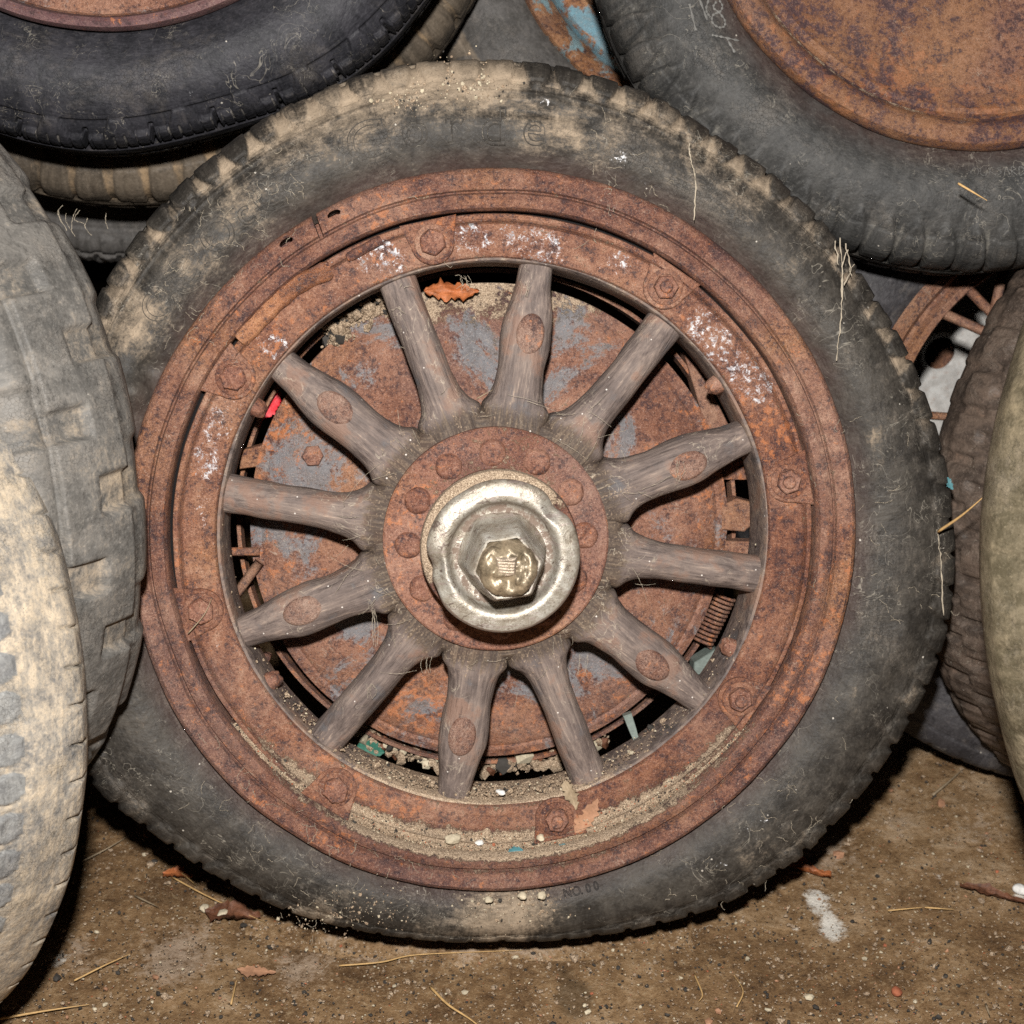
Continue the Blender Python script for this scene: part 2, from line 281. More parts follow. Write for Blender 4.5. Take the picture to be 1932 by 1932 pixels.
def silver(name='worn_nickel', metal=.42):
    t = NT(name); A = t.noise(22, 8, .68, .5); B = t.noise(110, 7, .75); Cn = t.noise(600, 4, .75); st = t.noise(40, 6, .75, .6, stretch=(1, 5, 1))
    c = t.ramp(t.ma('ADD', t.ma('MULTIPLY', A, .55), t.ma('ADD', t.ma('MULTIPLY', B, .3), t.ma('MULTIPLY', Cn, .15))), [(.38, (.15, .115, .085)), (.45, (.27, .235, .185)), (.53, (.37, .345, .295)), (.62, (.52, .51, .47))])
    c = t.mix(t.ss(st, .54, .62, 0, .5), c, (.32, .25, .235)); c = t.mix(t.ss(Cn, .30, .42, .8, 0.), c, (.05, .04, .03)); c = t.mix(threads(t, 30, .014, 2.2, (.42, .52)), c, (.11, .08, .065)); c = t.mix(t.ma('MULTIPLY', threads(t, 70, .02, 5.2, (.42, .52)), .7), c, (.16, .12, .09))
    d = t.ss(t.ma('ADD', t.attr('dust'), t.ma('MULTIPLY', t.ma('SUBTRACT', B, .5), 2.)), .4, .65); c = t.mix(d, c, (.14, .10, .075))
    t.bump([(A, .35, .006), (B, .18, .002), (Cn, .12, .0005)])
    return t.fin(c, t.ma('MAXIMUM', t.ss(B, .36, .64, .36, .55), t.ma('MULTIPLY', d, .8)), .5, t.ma('MULTIPLY', t.ma('SUBTRACT', 1., t.ma('MULTIPLY', d, .9)), metal))
M_silver = silver(); M_hex = silver('worn_brassy_nickel', .12)
M_brass = plain('tarnished_brass', (.38, .30, .20), .40, .5, .4, .8, .3)
M_emblem = plain('worn_emblem_metal', (.34, .27, .20), .45, .5, .5, .5, .8)
M_black = plain('shade_and_mark_black', (.012, .011, .012), .9)  # near-black standing in for deep shade; also inks the size mark
M_straw = plain('dry_straw', (.52, .33, .14), .6); M_straw2 = plain('old_grey_straw', (.30, .23, .15), .7)
M_leaf = plain('dry_orange_leaf', (.40, .13, .045), .5, .35, 0, .65, .9); M_leaf2 = plain('dry_brown_leaf', (.16, .065, .033), .55, .35, 0, .7, .9)
M_chip = plain('wood_chip', (.36, .19, .11), .7); M_green = plain('green_scrap', (.03, .13, .09), .6); M_teal = plain('teal_scrap', (.06, .17, .19), .5); M_red = plain('red_paint_scrap', (.5, .02, .03), .5)
M_clip = plain('grey_green_paint', (.16, .19, .17), .5)
M_stone = plain('pale_stone', (.50, .43, .31), .8); M_web = plain('cobweb_silk', (.34, .29, .22), .9); M_lint = plain('white_lint', (.72, .70, .66), .9); M_grit = plain('dark_grit', (.04, .035, .03), .8); M_red_stone = plain('red_brick_crumb', (.34, .11, .055), .8)
M_chalk = plain('chalk_mark', (.16, .155, .145), .95)
t = NT('loose_sand'); M_sand = t.fin(sandcol(t), .95, .1); t.bump([(t.noise(500, 4, .7), .9, .002), (t.noise(90, 4, .7), .6, .004)])

def floor_mat():
    t = NT('gritty_floor'); A = t.noise(3.2, 8, .6, .4); B = t.noise(24, 8, .68, .3); Cn = t.noise(150, 7, .75); D = t.noise(620, 4, .75)
    c = t.ramp(t.ma('ADD', t.ma('MULTIPLY', A, .33), t.ma('ADD', t.ma('MULTIPLY', B, .42), t.ma('MULTIPLY', Cn, .25))), [(.40, (.085, .046, .020)), (.47, (.160, .092, .042)), (.53, (.235, .145, .072)), (.61, (.37, .26, .16))])
    c = t.mix(t.ss(Cn, .55, .68, 0, .6), c, (.34, .25, .15)); c = t.mix(t.ss(Cn, .33, .44, .8, 0.), c, (.055, .032, .018)); c = t.mix(t.ss(D, .57, .70, 0, .6), c, (.46, .36, .25)); c = t.mix(t.ss(D, .28, .42, .75, 0.), c, (.022, .014, .009))
    vd, vc = t.vor(190); sp = t.n('ShaderNodeSeparateColor'); t.l(vc, sp.inputs[0])
    k = t.ss(vd, .12, .28, 1., 0.); c = t.mix(t.ma('MULTIPLY', k, t.ma('GREATER_THAN', sp.outputs[0], .93)), c, (.44, .36, .26)); c = t.mix(t.ma('MULTIPLY', k, t.ma('LESS_THAN', sp.outputs[0], .10)), c, (.018, .014, .012)); c = t.mix(t.ma('MULTIPLY', k, t.ma('GREATER_THAN', sp.outputs[1], .965)), c, (.30, .10, .04))
    ds = t.ss(t.ma('ADD', t.attr('dust'), t.ma('ADD', t.ma('MULTIPLY', t.ma('SUBTRACT', B, .5), 1.5), t.ma('MULTIPLY', t.ma('SUBTRACT', Cn, .5), 1.5))), .35, .8); c = t.mix(t.ma('MULTIPLY', ds, .8), c, (.33, .25, .185))
    wet = t.ss(t.ma('ADD', t.attr('damp'), t.ma('MULTIPLY', t.ma('SUBTRACT', B, .5), .5)), .4, .7); c = t.mix(t.ma('MULTIPLY', wet, .6), c, (.035, .022, .010))
    spm = t.ss(t.ma('ADD', t.attr('splat_glint'), t.ma('MULTIPLY', t.ma('SUBTRACT', Cn, .5), 1.5)), .45, .85); c = t.mix(t.ma('MULTIPLY', spm, .85), c, (.66, .63, .57))
    th = threads(t, 18, .006, .4, (.5, .6)); c = t.mix(t.ma('MULTIPLY', th, .4), c, (.4, .3, .18))
    t.bump([(B, .4, .008), (Cn, .6, .003), (D, .6, .001), (k, .4, .001)])
    return t.fin(c, t.ss(Cn, .3, .7, .6, .9), .25)
M_floor = floor_mat()

# ------------------------------------------------------------------ setting: the floor, one sheet, finer where it is seen
def axis(lo, a, b, hi, n, fine):
    g = lambda p, q: p + (q - p) * np.linspace(0, 1, n)[1:] ** 1.0
    return np.concatenate([[lo], g(lo, a), np.arange(a, b, fine)[1:], g(b, hi)])
xs = axis(-6, -.62, .66, 6, 10, .005); ys = axis(-1, 1.12, 1.98, 7, 10, .005)
GX, GY = np.meshgrid(xs, ys, indexing='ij'); V = np.stack([GX, GY, 0 * GX], -1).reshape(-1, 3)
V[:, 2] = vn(V, 5, 3, 2) * .006 + vn(V, 60, 4, 3) * .004 + vn(V, 190, 14, 2) * .0014 - .003
def fb(V, L):
    a = np.zeros(len(V))
    for px, py, rr, st in L:
        p = floor_at(px, py); a += st * np.exp(-((V[:, 0] - p[0]) ** 2 + (V[:, 1] - p[1]) ** 2 * .45) / (rr * PX) ** 2)
    return a
FA = dict(dust=fb(V, [(330, 1790, 90, .75), (560, 1820, 80, .6), (150, 1800, 60, .6), (1560, 1600, 120, .6), (430, 1660, 60, .4), (1850, 1560, 80, .45), (1700, 1800, 80, .3), (900, 1800, 60, .3), (1250, 1760, 70, .4), (130, 1640, 50, .3), (1700, 1520, 80, .3), (700, 1800, 60, .45)]),
          damp=fb(V, [(1085, 1880, 50, .9), (1060, 1820, 30, .5), (1500, 1900, 60, .35), (820, 1900, 60, .3)]),
          splat_glint=fb(V, [(1540, 1690, 34, .95), (1570, 1745, 38, 1.), (1500, 1745, 10, .8), (110, 1800, 26, .8), (1925, 1685, 22, .9), (1770, 1650, 14, .7), (1300, 1700, 16, .5)]))
fo = link('ground', mesh('ground', V, gridfaces(len(xs), len(ys), False), M_floor, FA)); tag(fo, kind='structure')
bw = mesh('back_wall', [(-6, 3.4, -.05), (6, 3.4, -.05), (6, 3.4, 4), (-6, 3.4, 4), (-6, 3.6, -.05), (6, 3.6, -.05), (6, 3.6, 4), (-6, 3.6, 4)], [(0, 1, 2, 3), (5, 4, 7, 6), (3, 2, 6, 7), (0, 3, 7, 4), (1, 5, 6, 2)], M_black, smooth=False)  # unseen wall added; its near-black paints the shade between the tyres
tag(link('back_wall', bw), kind='structure')

# ------------------------------------------------------------------ tyres
PROF = [(0, -.05, .37), (.1, .05, .43), (.35, .32, .495), (.6, .60, .475), (.8, .81, .40), (.92, .925, .335), (1.0, .98, .265), (1.06, 1.0, .19), (1.5, 1.012, 0),
        (1.94, 1.0, -.19), (2.0, .98, -.265), (2.2, .81, -.40), (2.5, .5, -.49), (2.9, .05, -.43), (3, -.05, -.37)]
def tyre(name, parent, mat, r_in, Rf, W, n=80, kind='tongue', nseg=None, lug=.004, zc=0., dustf=None, wob=.0016, seed=0, prof=None, extra=None, gap_dust=.75, gdf=None, nprof=86, wide=.82, tl=.30):
    nseg = nseg or n * 14
    ctl = np.array(prof or PROF); dense = smoothpts(ctl, 400); s_d = dense[:, 0]
    sv = np.concatenate([np.linspace(0, .7, int(nprof * .2), endpoint=False), np.linspace(.7, 1.15, int(nprof * .38), endpoint=False), np.linspace(1.15, 1.85, int(nprof * .16), endpoint=False), np.linspace(1.85, 2.3, int(nprof * .16), endpoint=False), np.linspace(2.3, 3, int(nprof * .1))])
    tv = np.interp(sv, s_d, dense[:, 1]); zv = np.interp(sv, s_d, dense[:, 2]) * W
    th = np.linspace(0, 2 * math.pi, nseg, endpoint=False)[:, None]
    Rt = Rf(th) if callable(Rf) else np.full_like(th, Rf)
    r = r_in + tv[None] * (Rt - r_in); z = np.broadcast_to(zv[None], r.shape).copy()
    dr = np.gradient(tv * (np.mean(Rt) - r_in)); dz = np.gradient(zv); L = np.hypot(dr, dz) + 1e-9; nr, nz = -dz / L, dr / L
    s = np.broadcast_to(sv[None], r.shape); mir = np.where(s > 1.5, 3 - s, s)       # mirrored so both shoulders carry the pattern
    far = s > 1.5
    jit = (vn(np.stack([np.floor(th * n / 2 / math.pi), 0 * th, 0 * th], -1), 1, seed + 3, 1)) * .05
    u = (th * n / 2 / math.pi + np.where(far, .5, 0.) + jit) % 1 - .5
    disp = np.zeros_like(r); dust = np.zeros_like(r)
    if kind == 'tongue':
        v = np.clip((1.03 - mir) / tl, 0, 9); q = (np.abs(2 * u) / wide) ** 2.2 + v ** 2
        m = sst(q, 1.08, .80) * sst(mir, 1.36, 1.30); m = np.maximum(m, sst(mir, 1.30, 1.36)); disp += m * lug * (1 if gdf is None else 1 - .75 * np.exp(-((((th - R(265) + math.pi) % (2 * math.pi)) - math.pi) / .55) ** 2)) * (1 + .5 * vn(np.stack([np.floor(th * n / 2 / math.pi + .5) + 0 * m, far * 3., 0 * m], -1), 1.37, 5, 1))
        dust += (gap_dust if gdf is None else gdf(th)) * (1 - m) * sst(mir, 1.03 - tl * 1.2, 1.03 - tl * .7) * (1 + 1.2 * vn(np.stack([np.floor(th * n / 2 / math.pi) + 0 * m, 0 * m, 0 * m], -1), 1.37, 6, 1)) - m * (.38 if gdf is None else -.10) * sst(mir, 1.03 - tl * 1.1, 1.03 - tl * .8) * sst(mir, 1.3, 1.1)
        for g in ((1.30, 1.44) if wide != .801 else ()): disp -= .004 * np.exp(-((mir - g) / .018) ** 2)
    elif kind == 'sipe':
        v = sst(mir, .88, .93) * sst(mir, 1.22, 1.18); fine = (th * n * 6 / 2 / math.pi) % 1 - .5
        disp -= v * .0022 * sst(np.abs(fine), .10, .05) * sst(mir, .93, .96) + v * .009 * sst(np.abs(u), .045, .025)
        dust += 1.6 * v * sst(np.abs(fine), .13, .06) * sst(mir, .95, .97) * sst(mir, 1.06, 1.02) * (vn(np.stack([th * 40 + mir * 0, mir * 0, mir * 0], -1), 1, 8, 1) + .4)
        tz = sst(np.abs(u) + (mir - .86) * .8, .36, .33) * sst(mir, .80, .815) * sst(mir, .965, .95); disp -= tz * .0045; dust += .35 * sst(tz, .02, .5) * sst(tz, .98, .5)
        gr = sst(mir, 1.20, 1.215) * sst(mir, 1.285, 1.27); disp -= gr * .014
    elif kind == 'block':
        b = sst(np.abs(u), .40, .37) ; c2 = sst(mir, 1.02, 1.06)
        disp += lug * b * c2; disp += lug * .6 * sst(np.abs(u - .1), .34, .26) * sst(mir, .84, .90) * (1 - c2); dust += gap_dust * (1 - b) * sst(mir, .8, 1.)
        disp += lug * .35 * sst(np.abs(u), .16, .10) * c2 * (n > 20); disp -= .004 * np.exp(-((mir - 1.03) / .02) ** 2)
    elif kind == 'scallop':
        v = (mir - 1.10) / .17; q = (np.abs(2 * u) / .80) ** 2 + np.where(v > 0, (v * .8) ** 2, v ** 2); m = sst(q, 1.05, .78) * (~far)
        disp += m * lug * (.45 + .8 * np.clip(-v, 0, 1)) - (~far) * .0012 * np.exp(-((q - 1.05) / .12) ** 2); dust += -1.0 * m * (.25 + .75 * sst(u, -.45, .15)) + .12
        disp -= far * sst(np.abs(u - (mir - .93) * .8), .055, .03) * sst(mir, .90, .95) * sst(mir, 1.10, 1.03) * .0045
    elif kind == 'worn':
        v = sst(mir, .94, .99) * sst(mir, 1.20, 1.14); disp -= v * lug * sst(np.abs(u), .09, .05); dust += v * .3
    for g, wd, dp in ((.80, .006, .0016), (.775, .006, .0012), (.10, .01, .001)): disp -= dp * np.exp(-((mir - g) / wd) ** 2)
    if extra: disp = disp + extra(th, mir, far)
    r = r + nr * disp; z = z + nz * disp + zc
    P = np.stack([r * np.cos(th), r * np.sin(th), z], -1)
    P += np.stack([vn(P, 11, seed, 2), vn(P, 11, seed + 1, 2), vn(P, 9, seed + 2, 3)], -1) * wob * 2.2
    V = P.reshape(-1, 3); d = dust.reshape(-1)
    at_ = dict(dust=d, splat_glint=np.zeros(len(V)))
    if dustf: a, b = dustf(V); at_['dust'] = d * (1 if True else 1) + a; at_['splat_glint'] = b
    me = mesh(name, V, gridfaces(nseg, r.shape[1])[:, ::-1], mat, at_)
    o = link(name, me, parent)
    def surf(rr, tt):
        Rt = float(Rf(np.array([[tt]]))[0, 0]) if callable(Rf) else Rf
        k = sv < 1.0; return float(np.interp((rr - r_in) / (Rt - r_in), tv[k], zv[k])) + zc
    return o, surf
def ring(name, parent, prof, mat, nseg=256, wob=.0008, attrf=None, seed=1, fn=None, angle=35):
    return link(name, revolve(name, prof, nseg, mat, wob=wob, attrf=attrf, seed=seed, fn=fn, angle=angle), parent)

# --- main wheel: outline measured in the photograph as angle -> radius (a soft, sagging tyre)
SIL = [(-150, .4075), (-145, .4017), (-140, .3985), (-130, .390), (-120, .3835), (-110, .3762), (-100, .3725), (-90, .3706), (-80, .376), (-70, .3841), (-60, .3957), (-50, .4033), (-40, .4063), (-30, .408), (-20, .4128), (-15, .4134), (-10, .4114), (-5, .4090),
       (0, .4052), (10, .3991), (20, .3927), (30, .3881), (40, .3878), (55, .387), (60, .3895), (70, .3960), (80, .3985), (90, .4004), (100, .4024), (105, .4024), (115, .3993), (125, .3965), (135, .3940), (145, .391), (155, .386), (165, .380), (180, .376), (195, .385), (205, .402), (210, .4075)]
sa, sr = np.array(SIL).T
def main_R(th): return np.interp((np.degrees(th) + 150) % 360 - 150, sa, sr) - .001
mw = empty('spoked_wheel', mat4(MO, MN), 'rusty wooden spoked wheel with sagging dusty tyre and nickel hub cap, in the middle', 'wheel')
TD = [(560, 240, 60, .25), (260, 560, 60, .3), (1250, 210, 50, .3), (1350, 290, 50, .3), (700, 190, 60, .5), (800, 150, 55, .6), (880, 150, 75, .9), (940, 140, 60, .7), (1020, 245, 55, .75), (1080, 250, 40, .4), (600, 230, 60, .4), (1180, 240, 60, .45), (1120, 190, 50, .3), (1300, 300, 60, .5), (1400, 380, 60, .5), (1500, 470, 50, .3), (480, 400, 60, .45), (380, 480, 60, .45), (300, 610, 70, .5), (230, 640, 55, .5), (440, 350, 40, .3), (520, 280, 60, .4),
      (930, 1705, 60, .62), (1010, 1712, 55, .55), (860, 1725, 55, .45), (780, 1735, 45, .35), (640, 1700, 60, .35), (580, 1745, 60, .5), (960, 1745, 60, .30), (1640, 820, 26, .45), (1650, 870, 18, .4), (1600, 520, 26, .5), (1645, 1190, 16, .5), (1420, 1600, 60, .25), (200, 720, 40, .3), (700, 230, 80, .35), (1120, 300, 40, .3)]
TS = [(1165, 292, 17, .62), (1190, 300, 14, .5), (1218, 345, 10, .5), (1032, 192, 7, .95), (1025, 197, 7, .9), (1385, 350, 8, .45), (760, 290, 12, .2), (1420, 1580, 34, .38), (1360, 1640, 26, .36), (1300, 1650, 26, .33), (1480, 1590, 14, .4), (450, 1560, 40, .3), (560, 1600, 40, .33), (1620, 1180, 12, .42), (1785, 850, 14, .5), (1775, 890, 12, .45), (620, 1650, 40, .3), (1440, 1540, 20, .3)]  # white splashes; the two tiny spots at the top dent paint its highlight
def tdust(V): return blobs(V, TD, -.02), blobs(V, TS, -.005)
def mextra(th, m, far):
    d = 0 * th * m
    for px, py, wr, wt, hh in ((1010, 212, .05, .10, -.006), (1030, 190, .03, .035, .006), (900, 205, .03, .14, -.003), (255, 740, .16, .035, .007), (285, 700, .16, .035, -.008), (225, 800, .16, .04, -.006), (1690, 1290, .1, .05, -.004), (1700, 1200, .1, .05, .004), (190, 1500, .3, .12, .006)):
        x, y = loc(px, py, -.01); a = math.atan2(y, x); rr = math.hypot(x, y); Rr = float(main_R(np.array([a]))[0]); sm = np.interp((rr - .307) / (Rr - .307), [0, .3, .6, .82, .92, 1], [.05, .33, .6, .8, .92, 1.04])
        da = (th - a + math.pi) % (2 * math.pi) - math.pi
        d = d + hh * np.exp(-(da / wt) ** 2 - ((m - sm) / wr) ** 2) * (~far)
    up = sst(np.cos(th - R(135)), -.2, .7)
    for g, wd, dp in ((.745, .006, .0018), (.70, .005, .0014), (.815, .008, .002)): d = d - up * dp * np.exp(-((m - g) / wd) ** 2)
    return d
main_tyre, surf = tyre('tyre', mw, M_rub, .3085, main_R, .15, 84, 'tongue', lug=.0042, zc=-.078, dustf=tdust, seed=11, extra=mextra, wob=.0012, nseg=1400, nprof=96, wide=.84, tl=.27, gdf=lambda th: .10 + .62 * sst(np.sin(th - R(8)), -.1, .35))

def letters(parent, items, mat, name='letter', bev=.00055, r_up=True, dz=.0, fill='NONE', sfun=None):
    "raised outline letters bent round the sidewall; items (char, angle deg, baseline radius, height, squeeze)"
    for ch, ang, rb, hgt, sq in items:
        cu = bpy.data.curves.new('letter', 'FONT'); cu.body = ch; cu.align_x = 'CENTER'; cu.fill_mode = fill; cu.bevel_depth = bev / hgt * .72; cu.resolution_u = 6; cu.bevel_resolution = 1
        ob = bpy.data.objects.new('letter', cu); COL.objects.link(ob); bpy.context.view_layer.update()
        me = bpy.data.meshes.new_from_object(ob.evaluated_get(bpy.context.evaluated_depsgraph_get())); Vs = []
        for q in me.vertices:
            x, y, z = np.array(q.co[:]) * hgt / .72
            if r_up: rr = rb + y; a = R(ang) - x * sq / rb
            else: rr = rb - y; a = R(ang) + x * sq / rb
            Vs.append((rr * math.cos(a), rr * math.sin(a), surf(rr, a) + z + dz))
        Fs = [tuple(p.vertices) for p in me.polygons]; bpy.data.objects.remove(ob); bpy.data.curves.remove(cu); bpy.data.meshes.remove(me)
        link(name, mesh(name, Vs, Fs, mat, {'dust': np.full(len(Vs), .12), 'splat_glint': np.zeros(len(Vs))}), parent)
letters(main_tyre, [('C', 106.6, px(728), px(80), 1), ('o', 100.0, px(738), px(66), 1), ('r', 94.6, px(736), px(66), 1), ('d', 89.0, px(726), px(72), 1), ('e', 83.4, px(730), px(66), 1),
                    ('O', 143.5, px(728), px(58), 1), ('C', 138.2, px(728), px(60), 1), ('i', 134.8, px(735), px(44), 1), ('O', 130.8, px(730), px(60), 1), ('c', 126.2, px(735), px(50), 1), ('O', 121.6, px(730), px(62), 1), ('o', 117.0, px(736), px(46), 1)], M_rub)
letters(main_tyre, [('N', -79.9, px(716), px(16), 1), ('O', -78.5, px(716), px(16), 1), ('.', -77.7, px(716), px(14), 1), ('0', -76.6, px(716), px(15), 1), ('0', -75.3, px(716), px(15), 1)], M_black, name='size_mark', bev=.00025, r_up=False)

# --- steel rim with two slots and the split
RD = [(760, 1590, 90, .65), (680, 1540, 70, .7), (600, 1480, 60, .6), (900, 1585, 110, .9), (1020, 1590, 100, .95), (1150, 1560, 90, .85), (1260, 1500, 80, .7), (1350, 1420, 60, .45), (560, 1440, 60, .5), (500, 1380, 60, .3), (1400, 1350, 60, .3), (850, 1600, 60, .3), (1490, 900, 20, .35)]
RSP = [(725, 470, 14, .6), (700, 500, 10, .7), (745, 515, 10, .6), (1040, 475, 22, .45), (900, 460, 30, .3), (380, 860, 16, .5), (400, 830, 16, .4), (1350, 640, 22, .4), (1430, 725, 22, .4), (712, 488, 20, .85), (735, 500, 16, .8), (690, 480, 12, .6), (1020, 455, 20, .75), (1000, 470, 16, .55), (1175, 490, 18, .6), (880, 430, 30, .35), (960, 440, 20, .4), (395, 890, 18, .55), (410, 790, 22, .5), (385, 950, 16, .4), (520, 652, 16, .95), (1325, 610, 26, .5), (1370, 660, 26, .52), (1410, 700, 24, .55), (1440, 740, 18, .5), (390, 1000, 20, .3), (1150, 400, 22, .3), (1080, 385, 20, .25), (1290, 550, 14, .4), (430, 680, 12, .5), (440, 660, 12, .3), (1520, 880, 8, .7), (410, 1220, 20, .3), (1230, 430, 16, .3), (640, 500, 18, .35)]
def rattr(V): rq = np.hypot(V[:, 0], V[:, 1]); return dict(dust=np.minimum(blobs(V, RD), 1.) * (.22 + .68 * sst(rq, px(556), px(588)) * sst(rq, px(628), px(612))) + sum(.22 * np.exp(-((rq - px(k_)) / .0016) ** 2) for k_ in (645, 587, 523)) + .10 * sst(V[:, 1], -.1, .3), splat_glint=blobs(V, bigger(RSP, 1.45)) + .10 * (np.hypot(V[:, 0], V[:, 1]) < px(583)) * sst(V[:, 1], -.05, .1))
RO = px(686)
rim_prof = [(RO - .004, -.05), (RO - .001, -.012), (RO, -.004), (RO - .0015, -.0005), (px(676), .0022), (px(664), .0010), (px(656), -.0002), (px(648), .0002), (px(645), -.0034), (px(642.5), -.0030), (px(639), .0016), (px(626), .0040), (px(615), .0030), (px(610), -.0018), (px(608.5), -.008), (px(608), -.05)]
prof_d = []
for a, b in zip(rim_prof[:-1], rim_prof[1:]): prof_d += [tuple(np.array(a) + (np.array(b) - np.array(a)) * k) for k in (0, .5)]
rim_me = revolve('rim', prof_d + [rim_prof[-1]], 720, M_rim, closed=True, wob=.0013, attrf=rattr, seed=21, angle=40)
bm = bmesh.new(); bm.from_mesh(rim_me); bmesh.ops.recalc_face_normals(bm, faces=bm.faces); bm.to_mesh(rim_me); bm.free(); rim = link('rim', rim_me, mw)
def cutter(px_, py_, lx, ly, rot, depth=.03, oval=True):
    bm = bmesh.new(); N = 24; x, y = loc(px_, py_); vs = []
    for z in (depth, -depth):
        for i in range(N):
            a = 2 * math.pi * i / N; e = .5 if oval else .12
            cx_, cy_ = math.copysign(abs(math.cos(a)) ** (2 * e), math.cos(a)) * lx, math.copysign(abs(math.sin(a)) ** (2 * e), math.sin(a)) * ly
            vs.append(bm.verts.new((x + cx_ * math.cos(rot) - cy_ * math.sin(rot), y + cx_ * math.sin(rot) + cy_ * math.cos(rot), z)))
    bm.faces.new(vs[:N]); bm.faces.new(vs[N:][::-1])
    for i in range(N): bm.faces.new((vs[i], vs[(i + 1) % N], vs[N + (i + 1) % N], vs[N + i])[::-1])
    bmesh.ops.recalc_face_normals(bm, faces=bm.faces); me = bpy.data.meshes.new('cut'); bm.to_mesh(me); bm.free(); o = link('cut', me, mw); return o
cuts = [cutter(540, 457, px(14), px(6.5), R(32)), cutter(630, 404, px(13), px(6.5), R(26)), cutter(598, 424, px(5), px(26), R(18), oval=False)]
for i, c_ in enumerate(cuts):
    m = rim.modifiers.new('b%d' % i, 'BOOLEAN'); m.object = c_; m.operation = 'DIFFERENCE'; m.solver = 'EXACT'
bpy.context.view_layer.update()
nm = bpy.data.meshes.new_from_object(rim.evaluated_get(bpy.context.evaluated_depsgraph_get())); rim.modifiers.clear(); rim.data = nm
for c_ in cuts: bpy.data.objects.remove(c_)
# --- felloe band (steel), wooden felloe inside it
def dz_(z): return z
ring('gap_shade_strip', mw, [(px(612), -.02), (px(606), -.026), (px(598), -.02)], M_black, 256)  # black strip painting the shade in the gap between rim and felloe
fel_prof = [(px(603), -.03), (px(603), -.010), (px(601), -.006), (px(598), -.0055), (px(593), -.0055), (px(589), -.0035), (px(586), -.0072), (px(583), -.0090), (px(572), -.0085), (px(560), -.008), (px(545), -.0082), (px(530), -.0085), (px(524), -.0095), (px(521), -.012), (px(520.5), -.020)]
pd = []
for a, b in zip(fel_prof[:-1], fel_prof[1:]): pd += [tuple(np.array(a) + (np.array(b) - np.array(a)) * k) for k in (0, .5)]
felband = ring('felloe_band', mw, pd + [fel_prof[-1]], M_fel, 640, .0011, rattr, 33)
def wattr(V):
    return dict(dust=.9 * sst(-V[:, 1], .15, .22) * sst(V[:, 0], .17, .05) - .1)
felloe = ring('wooden_felloe', mw, [(px(522), -.0125), (px(517), -.0132), (px(514), -.016), (px(512), -.026), (px(509), -.045), (px(506), -.064), (px(509), -.069), (px(560), -.071)], M_felwood, 480, .0014, wattr, 41)

# --- twelve wooden spokes, alternately wide (with an oval bolt head) and plain
SA = [79.5 - 30 * k for k in range(12)]
def spoke_mesh(name, ws, wd, seed):
    rr = np.linspace(px(150), px(519), 74); nz = 26; V = []; du = []
    wr = np.interp(rr, [px(a) for a, b, c in ws], [px(b) for a, b, c in ws]); wl = np.interp(rr, [px(a) for a, b, c in ws], [px(c) for a, b, c in ws])
    ker = np.hanning(7)[1:-1]; ker /= ker.sum(); wr = np.convolve(np.pad(wr, 2, 'edge'), ker, 'valid'); wl = np.convolve(np.pad(wl, 2, 'edge'), ker, 'valid')
    for i, r_ in enumerate(rr):
        zf = np.interp(r_, [px(214), px(300), px(420), px(519)], [.0005, -.001, -.006, -.016]); th_ = np.interp(r_, [px(214), px(300), px(519)], [.050, .042, .036])
        for k in range(nz):
            a = 2 * math.pi * k / nz; c, s = math.cos(a), math.sin(a); p = (.74 if wd else .86) - .36 * float(sst(r_, px(280), px(240)))
            x = math.copysign(abs(c) ** p, c) * (wr[i] if c > 0 else wl[i]); z = zf - th_ / 2 + math.copysign(abs(s) ** p, s) * th_ / 2
            V.append((r_, -x, z))
    V = np.array(V); V += np.stack([0 * V[:, 0], vn(V, 30, seed, 2), vn(V, 34, seed + 4, 2)], -1) * .0030
    Fc = gridfaces(len(rr), nz, False).tolist()
    for i in range(len(rr) - 1): Fc.append((i * nz + nz - 1, (i + 1) * nz + nz - 1, (i + 1) * nz, i * nz))
    Fc.append(tuple(range(nz))[::-1]); Fc.append(tuple((len(rr) - 1) * nz + k for k in range(nz)))
    me = mesh(name, V, Fc, M_wood, None); bm = bmesh.new(); bm.from_mesh(me); bmesh.ops.recalc_face_normals(bm, faces=bm.faces); bm.to_mesh(me); bm.free()
    return me
T15 = math.tan(R(15))
WS = [(150, 150 * T15, 150 * T15), (246, 246 * T15, 246 * T15), (252, 57, 58), (262, 51, 53), (285, 45, 47), (320, 42, 45), (372, 46, 50), (405, 45, 50), (440, 38, 43), (475, 31, 36), (519, 29, 33)]
PS = [(150, 150 * T15, 150 * T15), (246, 246 * T15, 246 * T15), (252, 55, 57), (262, 48, 49), (285, 39, 41), (320, 34, 35), (400, 34, 35), (450, 35, 36), (519, 35, 37)]
spoke_kinds = []
for i in range(4): spoke_kinds.append((spoke_mesh('spoke_wide', WS, True, 50 + 7 * i), spoke_mesh('spoke_plain', PS, False, 90 + 7 * i)))
def ellipse_dome(name, a, b, h, mat, seed, nr=8, na=36):
    V = [(0, 0, h)]; Fc = []
    for i in range(1, nr + 1):
        q = i / nr
        for k in range(na): t_ = 2 * math.pi * k / na; V.append((a * q * math.cos(t_), b * q * math.sin(t_), h * math.sqrt(max(0, 1 - q ** 3)) if i < nr else -.002))
    for k in range(na): Fc.append((0, 1 + k, 1 + (k + 1) % na))
    for i in range(nr - 1):
        for k in range(na): o = 1 + i * na; Fc.append((o + k, o + na + k, o + na + (k + 1) % na, o + (k + 1) % na))
    V = np.array(V); V[:, 2] += vn(V, 160, seed, 2) * h * .8; return mesh(name, V, Fc, mat, dict(dust=np.zeros(len(V)), splat_glint=np.zeros(len(V))))
